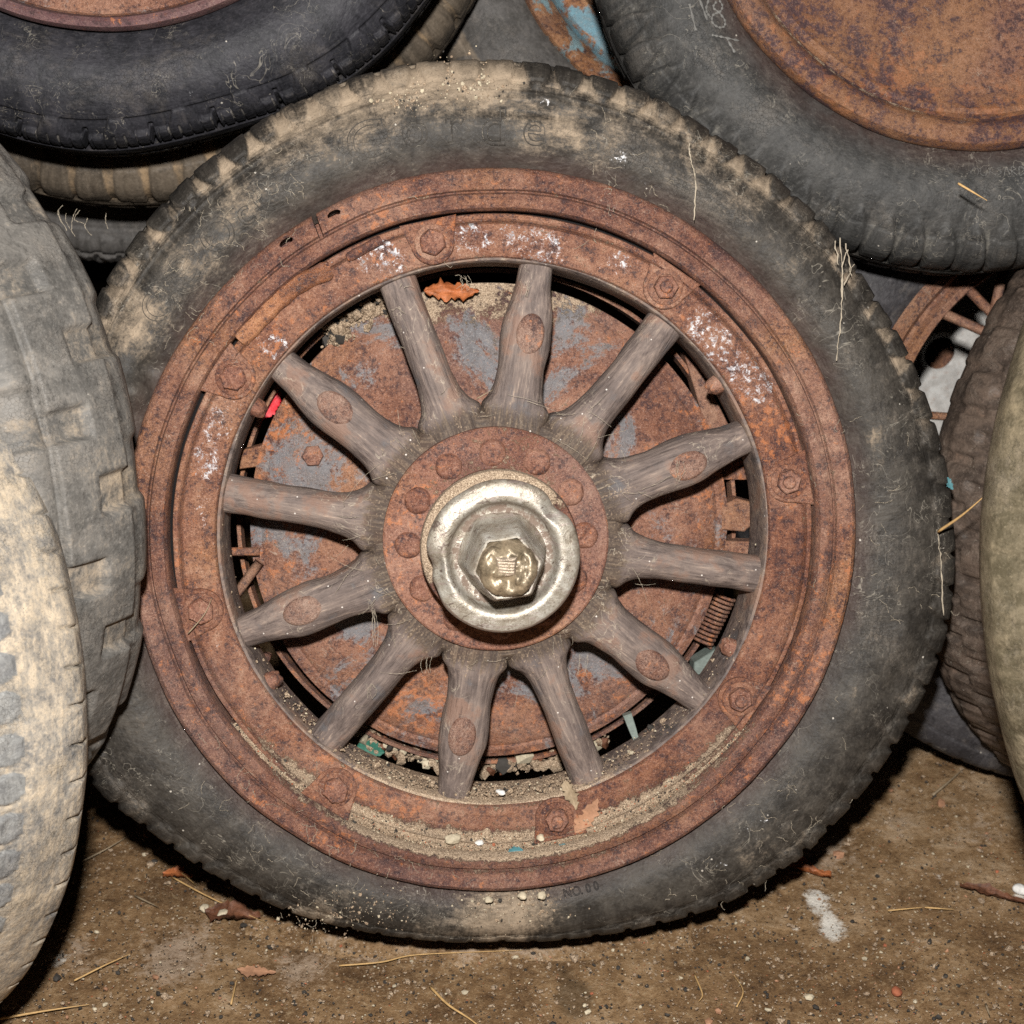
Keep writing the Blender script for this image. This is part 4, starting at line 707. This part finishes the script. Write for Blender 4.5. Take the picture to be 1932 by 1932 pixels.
# white wheel behind it
O = at(1950, 800, 2.24); wP = wheel('steel_wheel', O, camn(-.05, -.1, 1), 'white painted disc wheel with oval holes, behind the rusty wire wheel')
rP = pxat(440, 2.24)
bm = bmesh.new()
NR, NA = 46, 240; r_ = np.linspace(.03, rP, NR); a_ = np.linspace(0, 2 * math.pi, NA, endpoint=False); hx, hy = (at(1773, 666, 2.24) - O) @ frame(camn(-.05, -.1, 1))[0], (at(1773, 666, 2.24) - O) @ frame(camn(-.05, -.1, 1))[1]
hr, ha = math.hypot(hx, hy), math.atan2(hy, hx); V = []
for i in range(NR):
    for j in range(NA):
        # grid lines pulled on to the hole edges so the openings have clean outlines
        x, y = r_[i] * math.cos(a_[j]), r_[i] * math.sin(a_[j]); z = .012 * math.sin(min(1, (r_[i] - .03) / (rP - .03)) * math.pi) - .01
        for k in range(8):
            aa = ha + k * math.pi / 4; u_ = (x * math.cos(aa) + y * math.sin(aa) - hr) / .0165; v_ = (-x * math.sin(aa) + y * math.cos(aa)) / .0205; d = math.hypot(u_, v_)
            if .62 < d < 1.35 and d > 0:
                q = 1 + (0 if d < 1 else (d - 1)) if d >= 1 else 1; u_, v_ = u_ / d * q, v_ / d * q; x = (hr + u_ * .0165) * math.cos(aa) - v_ * .0205 * math.sin(aa); y = (hr + u_ * .0165) * math.sin(aa) + v_ * .0205 * math.cos(aa); z -= .006 * max(0, 1 - (q - 1) * 5); break
        V.append((x, y, z))
Fc = []
for f in gridfaces(NR, NA, False).tolist() + [[i * NA + NA - 1, (i + 1) * NA + NA - 1, (i + 1) * NA, i * NA] for i in range(NR - 1)]:
    c = np.mean([V[i] for i in f], 0); hole = False
    for k in range(8):
        aa = ha + k * math.pi / 4; u_ = (c[0] * math.cos(aa) + c[1] * math.sin(aa) - hr) / .0165; v_ = (-c[0] * math.sin(aa) + c[1] * math.cos(aa)) / .0205
        if math.hypot(u_, v_) < .97: hole = True; break
    if not hole: Fc.append(tuple(f))
link('wheel_disc', mesh('wheel_disc', V, Fc, M_white, dict(dust=np.zeros(len(V)), splat_glint=np.zeros(len(V)))), wP)
ring('rim', wP, [(rP, -.03), (rP - .004, -.008), (rP + .008, .004), (rP + .016, -.004), (rP + .018, -.05)], M_white, 160, .001, std_attr)
ring('hub_back', wP, [(rP - .02, -.085), (.05, -.08)], M_wire, 60, .001, std_attr)
tyre('tyre', wP, M_rubL, rP + .015, rP + .11, .14, 60, 'worn', seed=67, zc=-.07, nseg=480, lug=.002)
# dim tyre behind the left gap
O = at(-290, 765, 2.12); wN = wheel('steel_wheel', O, camn(.1, -.1, 1), 'dim brown tyre deep in the gap left of the spoked wheel')
tyre('tyre', wN, M_rubH, .19, pxat(500, 2.1), .14, 60, 'worn', seed=69, zc=-.07, nseg=480, lug=.002)
ring('rim', wN, [(.193, -.02), (.18, .0), (.03, -.01)], M_purple, 80, .001, std_attr)

# ------------------------------------------------------------------ loose things: sand, straw, leaves, stones, cobweb
def ico_cloud(pts, sizes, name, mats, idx=None, flat=.7, parent=None):
    base = bmesh.new(); bmesh.ops.create_icosphere(base, subdivisions=1, radius=1); bv = np.array([v.co[:] for v in base.verts]); bf = np.array([[v.index for v in f.verts] for f in base.faces]); base.free()
    V, Fc, mi = [], [], []
    for i, (p, s_) in enumerate(zip(pts, sizes)):
        q = bv * (1 + rng.uniform(-.35, .35, (len(bv), 1))) * s_ * rng.uniform(.6, 1.25, 3); q[:, 2] *= flat; a = rng.uniform(0, 6.28); c, s2 = math.cos(a), math.sin(a); q = np.stack([q[:, 0] * c - q[:, 1] * s2, q[:, 0] * s2 + q[:, 1] * c, q[:, 2]], -1)
        V.append(q + p); Fc.append(bf + i * len(bv)); mi.append(np.full(len(bf), 0 if idx is None else idx[i]))
    me = mesh(name, np.concatenate(V), np.concatenate(Fc), mats, None, False); me.polygons.foreach_set('material_index', np.concatenate(mi).astype(np.int32)); return link(name, me, parent)
# sand lying in the lower channel of the rim (real drift with grains on it)
def drift(a0, a1, ri, ro, z0, hgt, name, seed):
    n, m = 260, 16; th = np.linspace(R(a0), R(a1), n)[:, None]; u_ = np.linspace(0, 1, m)[None]; fade = np.sin(np.linspace(0, math.pi, n))[:, None] ** .45
    P0 = np.stack([np.cos(th) * 1 + 0 * u_, np.sin(th) + 0 * u_, 0 * th + 0 * u_], -1); ed = vn(P0 * 1.0, 9, seed, 3) * 1.2 + vn(P0, 40, seed + 3, 2) * .5
    r0 = ro - (ro - ri) * np.clip(fade * (.75 + ed), .05, 1.15); r_ = ro + (r0 - ro) * u_
    z = z0 + hgt * np.sin(u_ * math.pi) ** .7 * fade - .0022 * (u_ > .99); P = np.stack([r_ * np.cos(th), r_ * np.sin(th), z + 0 * r_], -1); P[..., 2] += (vn(P, 120, seed, 3) * .003 + vn(P, 420, seed, 2) * .002)
    return link(name, mesh(name, P.reshape(-1, 3), gridfaces(n, m, False), M_sand), mw), P
sd, SP = drift(214, 322, px(562), px(612), -.0092, .0046, 'sand_drift', 5); sd['kind'] = 'stuff'
n_ = 3200; ii = rng.integers(0, SP.shape[0], n_); jj = rng.integers(1, SP.shape[1] - 1, n_)
gp = SP[ii, jj] + np.stack([rng.normal(0, .002, n_), rng.normal(0, .002, n_), rng.uniform(0, .0006, n_)], -1)
gs = .0005 * np.exp(rng.normal(0, .45, n_)); gi = rng.choice(4, n_, p=[.52, .13, .26, .09])
g_ = ico_cloud(gp, gs, 'sand_grains', [M_sand, M_stone, M_grit, M_red_stone], gi, .8, mw); g_['kind'] = 'stuff'
# crumbs sprinkled over tyre top, felloe bottom and spokes
def sprinkle(L, n, z, zr, s0, name, mats, p):
    pts = []
    for k in range(n):
        a, b, rr = L[rng.integers(len(L))]; x, y = loc(a + rng.normal(0, rr), b + rng.normal(0, rr * .6), z)
        rad = math.hypot(x, y); ang = math.atan2(y, x)
        zz = surf(rad, ang) + .0004 if rad > RO else z + rng.uniform(-zr, zr)
        pts.append((x, y, zz))
    o = ico_cloud(np.array(pts), s0 * np.exp(rng.normal(0, .5, n)), name, mats, rng.choice(len(mats), n, p=p), .8, mw); o['kind'] = 'stuff'; return o
sprinkle([(870, 140, 35), (900, 160, 30), (830, 150, 25), (760, 190, 25), (930, 1700, 40), (1010, 1690, 30), (600, 1745, 40), (700, 1700, 40)], 1100, -.02, 0, .0006, 'sand_crumbs', [M_sand, M_stone, M_grit], [.6, .25, .15])
pts = []
for k in range(1800):
    a = R(rng.normal(-95, 28)); r0 = px(rng.uniform(500, 514)); pts.append((r0 * math.cos(a), r0 * math.sin(a), rng.uniform(-.055, -.014)))
o = ico_cloud(np.array(pts), .0007 * np.exp(rng.normal(0, .5, 1800)), 'felloe_sand', [M_sand, M_stone, M_grit], rng.choice(3, 1800, p=[.75, .1, .15]), .8, mw); o['kind'] = 'stuff'
# crumbly dirt clump in the upper left gap
pts = []
for k in range(420):
    t_ = rng.uniform(0, 1); a, b = 620 + 110 * t_, 640 - 75 * t_; z = rng.uniform(-.12, -.09); pts.append((*loc(a + rng.normal(0, 10), b + rng.normal(0, 12), z), z))
o = ico_cloud(np.array(pts), .0026 * np.exp(rng.normal(0, .4, 420)), 'dirt_clump', [M_sand, M_grit], rng.choice(2, 420, p=[.9, .1]), 1., mw); o['kind'] = 'stuff'
pts = []
for k in range(900):
    a = R(rng.uniform(-130, -62)); r0 = rng.uniform(.222, .240); pts.append((r0 * math.cos(a), r0 * math.sin(a), rng.uniform(-.16, -.12)))
o = ico_cloud(np.array(pts), .0030 * np.exp(rng.normal(0, .5, 900)), 'drum_debris', [M_sand, M_stone, M_leaf2, M_grit], rng.choice(4, 900, p=[.6, .15, .15, .1]), 1., mw); o['kind'] = 'stuff'
# floor grit
n_ = 12000; pts = []; 
while len(pts) < n_:
    a, b = rng.uniform(-60, 1990), 1400 + 580 * rng.uniform(0, 1) ** .8; p = floor_at(a, b); pts.append((p[0], p[1], rng.uniform(-.0008, .0012)))
gi = rng.choice(5, n_, p=[.66, .045, .245, .01, .04]); gs = .00075 * np.exp(rng.normal(0, .55, n_))
o = ico_cloud(np.array(pts), gs, 'floor_grit', [M_sand, M_stone, M_grit, M_red_stone, M_chip], gi, .7); tag(o, 'loose grit scattered over the brown floor', 'grit', kind='stuff')
# dirt banked up against the foot of the spoked wheel's tyre
n, m = 150, 12; V = []
for i in range(n):
    a, b = np.interp(i, [0, n - 1], [470, 1300]), np.interp(i, [0, 30, 70, 110, n - 1], [1722, 1762, 1778, 1768, 1738]); p = floor_at(a, b); p[1] -= .012
    for k in range(m):
        u_ = k / (m - 1); V.append((p[0], p[1] + .03 - u_ * .05,   .0075 * math.sin(math.pi * min(1, u_ * 1.25 + .0)) ** 1 * math.sin(math.pi * i / (n - 1)) ** .5 - .002 * (k == m - 1) - .001))
V = np.array(V); V[:, 2] *= 1 + 1.6 * vn(V, 45, 77, 3); V[:, 2] += vn(V, 260, 78, 2) * .0015; V[:, 1] += vn(V, 25, 79, 2) * .012
o = link('dirt_bank', mesh('dirt_bank', V, gridfaces(n, m, False), M_floor, dict(dust=(.60 * np.sin(np.pi * np.clip(np.arange(len(V)) % m / (m - 1), 0, 1)) ** .5 * np.sin(np.pi * (np.arange(len(V)) // m) / (n - 1)) ** .6), damp=np.zeros(len(V)), splat_glint=np.zeros(len(V))))); tag(o, 'sandy dirt banked against the foot of the spoked wheel tyre', 'dirt', kind='stuff')
pts = V[rng.integers(0, len(V), 1500)] + rng.normal(0, .004, (1500, 3)) * [1, 1, .15]
o = ico_cloud(pts, .0008 * np.exp(rng.normal(0, .45, 1500)), 'dirt_crumbs', [M_sand, M_stone, M_grit], rng.choice(3, 1500, p=[.72, .04, .24]), .8); tag(o, 'crumbs on the dirt bank at the foot of the spoked wheel', 'dirt', kind='stuff')
# stones one can point to
def stone(px_, py_, size, mat, label, p=None, g='small stones on the floor'):
    bm = bmesh.new(); bmesh.ops.create_icosphere(bm, subdivisions=3, radius=1); V = np.array([v.co[:] for v in bm.verts]); Fc = [[v.index for v in f.verts] for f in bm.faces]; bm.free()
    V = V * (1 + vn(V + px_ * .1, 1.3, 3, 3)[:, None] * .9) * np.array([size, size * .75, size * .55]); o = link('stone', mesh('stone', V, Fc, mat))
    p = floor_at(px_, py_) if p is None else p; o.location = (p[0], p[1], p[2] + size * .35); o.rotation_euler = (0, 0, px_); tag(o, label, 'stone', g)
stone(358, 1555, .0058, M_stone, 'pale tan pebble on the floor, nearest to the left end of the tyre bottom')
stone(385, 1717, .0055, M_stone, 'cream pebble with a twin beside it, below the tyre at lower left', None); stone(422, 1727, .0062, M_stone, 'larger cream pebble of the pair below the tyre at lower left')
stone(1692, 1875, .0060, M_red_stone, 'orange brick-coloured pebble low on the right of the floor'); stone(1925, 1682, .0075, M_lint, 'white lump on the floor at the right edge'); stone(1527, 1884, .0045, M_stone, 'small cream pebble on the bare floor right of the straw')
stone(1390, 1660, .0060, M_chip, 'tan crumb on the floor beside the tyre, lower right'); stone(295, 1565, .0045, M_grit, 'dark grit lump on the floor beside the lower left straw'); stone(1645, 1740, .005, M_stone, 'ivory pebble beside the white stain on the floor') if False else None
for (a, b, s_, m_, lb) in ((855, 1588, .0075, M_stone, 'largest cream stone lying in the sand of the rim'), (1020, 1583, .0045, M_stone, 'cream stone in the rim sand right of the largest one'), (905, 1592, .004, M_lint, 'whitish chip in the rim sand')):
    stone(a, b, s_, m_, lb, W(a, b, -.004), 'stones lying on the wheel')
for (a, b, s_, m_, lb) in ((1040, 1697, .0052, M_stone, 'small cream stone on the bottom of the tyre, left of its twin'),): pass
for (a, b, s_, lb) in ((985, 1693, .0050, 'cream stone on the lower tyre wall, left one of two'), (1022, 1693, .0050, 'cream stone on the lower tyre wall, right one of two'), (922, 1700, .0045, 'small white stone on the lower tyre wall')):
    stone(a, b, s_, M_stone, lb, W(a, b, .002), 'stones lying on the wheel')
for (a, b, s_, m_, lb) in ((945, 1498, .0042, M_lint, 'white chip on the wooden felloe at the bottom'),): stone(a, b, s_, m_, lb, W(a, b, -.016), 'stones lying on the wheel')
# flat scraps, leaves
def leaf(name, c, L, Wd, rot, mat, label, cat='leaf', N=None, curl=.25, seed=1, grp=None):
    n, m = 22, 9; V = []
    for i in range(n):
        t_ = i / (n - 1); w_ = Wd * math.sin(math.pi * t_ ** .8) ** .8 * (1 + .2 * math.sin(t_ * 17 + seed)) + .0004
        for k in range(m): u_ = k / (m - 1) * 2 - 1; rag = 1 + (.22 * math.sin(t_ * 41 + seed * 3 + u_) + .12 * math.sin(t_ * 73 + seed)) * abs(u_) ** 3; V.append(((t_ - .5) * L, u_ * w_ * rag + .08 * L * math.sin(t_ * 2.6 + seed), curl * L * (.34 * abs(u_) ** 1.3 * (1 + .5 * math.sin(t_ * 9 + u_ * 4)) + .12 * math.sin(t_ * 7 + seed) + .05 * math.sin(t_ * 23 + u_ * 5) - .03 * math.cos(u_ * 9))))
    n0 = len(V); V = np.array(V); V2 = V - [0, 0, .0005]; Fc = gridfaces(n, m, False).tolist(); Fc = Fc + [[q + n0 for q in f[::-1]] for f in Fc]
    o = link(name, mesh(name, np.vstack([V, V2]), Fc, mat)); N = N if N is not None else (0, 0, 1.)
    if abs(N[2]) > .99: M = Matrix.Translation(c) @ Matrix.Rotation(rot, 4, 'Z')
    else: M = mat4(c, N, rot)
    o.matrix_world = M; return tag(o, label, cat, grp)
leaf('dry_leaf', W(852, 548, -.080), .048, .0075, R(8), M_leaf, 'curled bright orange leaf resting on top of the brake drum', N=MN, seed=2, curl=.35)
leaf('dry_leaf', floor_at(440, 1728) + [0, 0, .003], .055, .013, R(-15), M_leaf2, 'crumpled brown leaf on the floor below the tyre at lower left', seed=4)
leaf('dry_leaf', floor_at(335, 1655) + [0, 0, .003], .03, .007, R(-20), M_leaf, 'small orange leaf scrap touching the lower left of the tyre', seed=5)
leaf('dry_leaf', floor_at(1510, 1648) + [0, 0, .003], .06, .007, R(-28), M_leaf, 'long orange-brown leaf under the lower right of the tyre', seed=6)
leaf('dry_leaf', floor_at(1870, 1697) + [0, 0, .004], .062, .006, R(-22), M_leaf2, 'dark brown rolled leaf on the floor at the right', seed=7, curl=.15)
leaf('dry_leaf', floor_at(300, 1580) + [0, 0, .002], .03, .006, R(20), M_leaf2, 'dark leaf sliver on the floor in the lower left', seed=8)
leaf('bark_strip', floor_at(484, 1836) + [0, 0, .003], .036, .006, R(-3), M_chip, 'reddish strip of bark lying on the floor below the tyre', 'bark', seed=3, curl=.08)
leaf('wood_chip', W(1105, 1538, -.004), .036, .0065, R(62), M_chip, 'tan split wood chip standing beside the lowest clamp bolt', 'wood chip', N=MN, seed=9, curl=.05)
leaf('dry_leaf', W(1074, 1500, -.006), .028, .005, R(-75), M_straw2, 'shrivelled grey-green leaf above the lowest clamp bolt', N=MN, seed=12)
leaf('plastic_scrap', W(700, 1412, -.12), .026, .008, R(-20), M_green, 'dark green scrap lodged behind the lower left spokes', 'scrap', N=MN, seed=10, curl=.1)
leaf('plastic_scrap', W(973, 1606, -.003), .013, .0028, R(8), M_teal, 'teal scrap in the rim sand at the bottom', 'scrap', N=MN, seed=13, curl=.1)
leaf('plastic_scrap', W(1063, 1598, -.003), .008, .0028, R(40), M_teal, 'smaller round teal flake in the rim sand, right of the long one', 'scrap', N=MN, seed=14, curl=.1)
leaf('paint_scrap', W(510, 765, -.14), .03, .006, R(60), M_red, 'bright red scrap glimpsed behind the upper left of the brake drum', 'scrap', N=MN, seed=15, curl=.1)
leaf('glass_chip', W(1793, 912, -.028), .012, .0022, R(-65), M_teal, 'pale blue glass sliver stuck in the tread on the right of the tyre', 'glass chip', N=MN, seed=16, curl=.05)
# straws
def straw(pts, rad, mat, label, fl=True, seed=0):
    P = [floor_at(a, b, .003 + .002 * (k % 2)) for k, (a, b) in enumerate(pts)] if fl else pts
    o = rod('straw', P, rad, mat, None, 5, True); return tag(o, label, 'straw', 'straws lying about')
straw([(0, 1922), (80, 1908), (168, 1895)], .0013, M_straw, 'pale straw in the bottom left corner')
straw([(640, 1822), (720, 1815), (780, 1802), (900, 1796), (985, 1793)], .0009, M_straw, 'longest bent straw just below the tyre')
straw([(812, 1862), (845, 1895), (890, 1925), (930, 1960)], .0014, M_straw, 'orange straw running off the bottom edge in the middle')
straw([(325, 1655), (400, 1695), (500, 1740)], .0010, M_straw, 'thin straw along the tyre at lower left')
straw([(335, 1640), (372, 1672)], .0009, M_straw, 'short straw poking from under the lower left of the tyre')
straw([(155, 1625), (200, 1602), (246, 1575)], .0010, M_straw2, 'dull straw between the pale tyre and the spoked wheel')
straw([(255, 1690), (300, 1712)], .0011, M_straw2, 'short dark straw above the pair of cream pebbles')
straw([(140, 1850), (200, 1820), (245, 1800)], .0010, M_straw, 'straw lying left of the bottom edge, above the corner one')
straw([(436, 1895), (446, 1850)], .0010, M_straw, 'upright-looking orange straw near the bottom edge at left')
straw([(1310, 1838), (1325, 1875), (1318, 1890)], .0009, M_straw, 'bent orange straw on the bare floor at lower right')
straw([(1225, 1718), (1300, 1712), (1390, 1716)], .0008, M_straw, 'thin straw level with the white stain') if False else None
straw([(1675, 1718), (1740, 1712)], .0009, M_straw, 'short straw right of the white floor stain'); straw([(1745, 1712), (1800, 1716)], .0009, M_straw, 'straw in line with and right of the short one by the white stain')
straw([(1760, 1500), (1790, 1475), (1818, 1450)], .0014, M_straw2, 'grey twig leaning against the blue-black tyre at the back right')
straw([(1860, 1895), (1868, 1918)], .0012, M_straw2, 'short beige straw near the bottom right corner'); straw([(1390, 1900), (1402, 1870), (1385, 1840)], .0008, M_straw, 'thin curved orange straw right of the bottom middle')
straw([W(1770, 1003, .0), W(1815, 972, .025), W(1862, 932, .05)], .0014, M_straw, 'stiff golden straw bridging the tread and the olive tyre on the right', False)
straw([at(1808, 346, 1.585), at(1835, 362, 1.58), at(1862, 378, 1.585)], .0012, M_straw, 'golden straw stuck on the faded black tyre at top right', False)
straw([W(355, 1195, .004), W(385, 1160, .008), W(400, 1128, .006)], .0006, M_straw2, 'thin twig across the sand-caked clamp bolt on the left', False)
straw([W(900, 752, .01), W(930, 735, .012)], .0006, M_straw2, 'tiny dark twig across the gap above the hub', False)
# cobweb: fine sagging strands and clots, hanging where the photograph shows them
def web(strands, name, label, rad=.00035, clots=True, par=None):
    Vs, Fs, q = [], [], 0
    for st in strands:
        P = smoothpts(st, len(st) * 7) if len(st) > 2 else np.array([np.array(st[0]) + (np.array(st[1]) - np.array(st[0])) * t_ for t_ in np.linspace(0, 1, 8)])
        P = P + rng.normal(0, max(rad, .00015), P.shape); m = 4
        for i in range(len(P)):
            rr = rad * rng.uniform(.5, 2.2)
            for k in range(m): a = 2 * math.pi * k / m; Vs.append(P[i] + rr * (AX * math.cos(a) + AU * math.sin(a)))
        for i in range(len(P) - 1):
            for k in range(m): Fs.append((q + i * m + k, q + i * m + (k + 1) % m, q + (i + 1) * m + (k + 1) % m, q + (i + 1) * m + k))
        q += len(P) * m
    o = link(name, mesh(name, Vs, Fs, M_web, None, False), par)
    if label: tag(o, label, 'cobweb', kind='stuff')
    else: o['kind'] = 'stuff'
    return o
def wander(a, b, n, step, z=None, rt=None):
    "a curly fibre lying on the tyre, starting at a photo point"
    x, y = loc(a, b, 0); h = rng.uniform(0, 6.28); out = []
    for k in range(n):
        h += rng.normal(0, .42); x += step * math.cos(h); y += step * math.sin(h); rr = math.hypot(x, y); ang = math.atan2(y, x)
        zz = surf(rr, ang) if rr > RO else .001 if rr > px(608) else -.0075
        out.append(np.array(MWM @ Vector((x, y, zz + rng.uniform(.0006, .003)))))
    return out
hang = [[W(1585, 450, .0), W(1590, 520, .006), W(1587, 600, .008), W(1578, 680, .006)], [W(1600, 470, .0), W(1590, 500, .005), W(1588, 560, .007)], [W(1575, 455, .0), W(1582, 500, .005)], [W(1610, 500, -.002), W(1592, 540, .004)], [W(1595, 460, 0), W(1606, 520, .002)],
        [W(1768, 1000, -.01), W(1775, 1060, -.005), W(1780, 1160, -.005)], [W(1300, 270, .0), W(1303, 300, .006), W(1312, 340, .01), W(1310, 415, .012)]]
web(hang, 'cobweb_strand', 'dusty cobweb strands hanging over the right side of the spoked wheel tyre', .00032)
fl = []
for a, b, s_, n in ((480, 420, 60, 11), (530, 350, 50, 11), (340, 570, 50, 20), (430, 430, 60, 22), (1200, 320, 50, 14), (560, 1600, 70, 11), (450, 1480, 60, 18), (700, 1660, 70, 20), (1430, 1600, 60, 11), (1500, 1500, 60, 16), (1640, 900, 80, 14), (1700, 1150, 50, 16), (1300, 1660, 60, 14), (560, 1740, 60, 11), (780, 500, 60, 10), (1150, 350, 80, 12), (600, 1650, 60, 18)):
    for k in range(n): fl.append(wander(a + rng.normal(0, s_), b + rng.normal(0, s_), rng.integers(4, 12), .0015))
web(fl, 'lint_fibres', 'fine pale fibres and cobweb clinging to the spoked wheel', .00008)
hb = []
for k in range(60):
    a = R(rng.uniform(0, 360)); r0 = px(rng.uniform(215, 300)); r1 = r0 + px(rng.uniform(-20, 60)); b = a + rng.normal(0, .12)
    hb.append([np.array(MWM @ Vector((r0 * math.cos(a), r0 * math.sin(a), .002))), np.array(MWM @ Vector(((r0 + r1) / 2 * math.cos((a + b) / 2), (r0 + r1) / 2 * math.sin((a + b) / 2), .006))), np.array(MWM @ Vector((r1 * math.cos(b), r1 * math.sin(b), .0)))])
for a, b, d in ((805, 1240, 22), (710, 1150, 60), (1100, 1235, 30), (1280, 870, 30), (360, 390, 0), (880, 520, 20), (990, 530, 20), (700, 1290, 20)):
    for k in range(4): x = a + rng.normal(0, 5); hb.append([W(x, b, .0), W(x + rng.normal(0, 4), b + d / 2 + 4, .004), W(x + rng.normal(0, 4), b + d + 8, .003)])
web(hb, 'hub_cobweb', 'cobweb threads around the hub and spokes', .00009)
dg = []
for a, b in ((118, 385), (125, 400), (150, 395), (165, 410), (145, 392), (200, 400), (110, 395)): dg.append([at(a, b + 2, 1.72), at(a + rng.normal(0, 6), b + 18, 1.72), at(a + rng.normal(0, 8), b + rng.uniform(25, 50), 1.72)])
web(dg, 'dangling_cobweb', 'dangling clot of cobweb under the sandy tyre on the left', .00018)
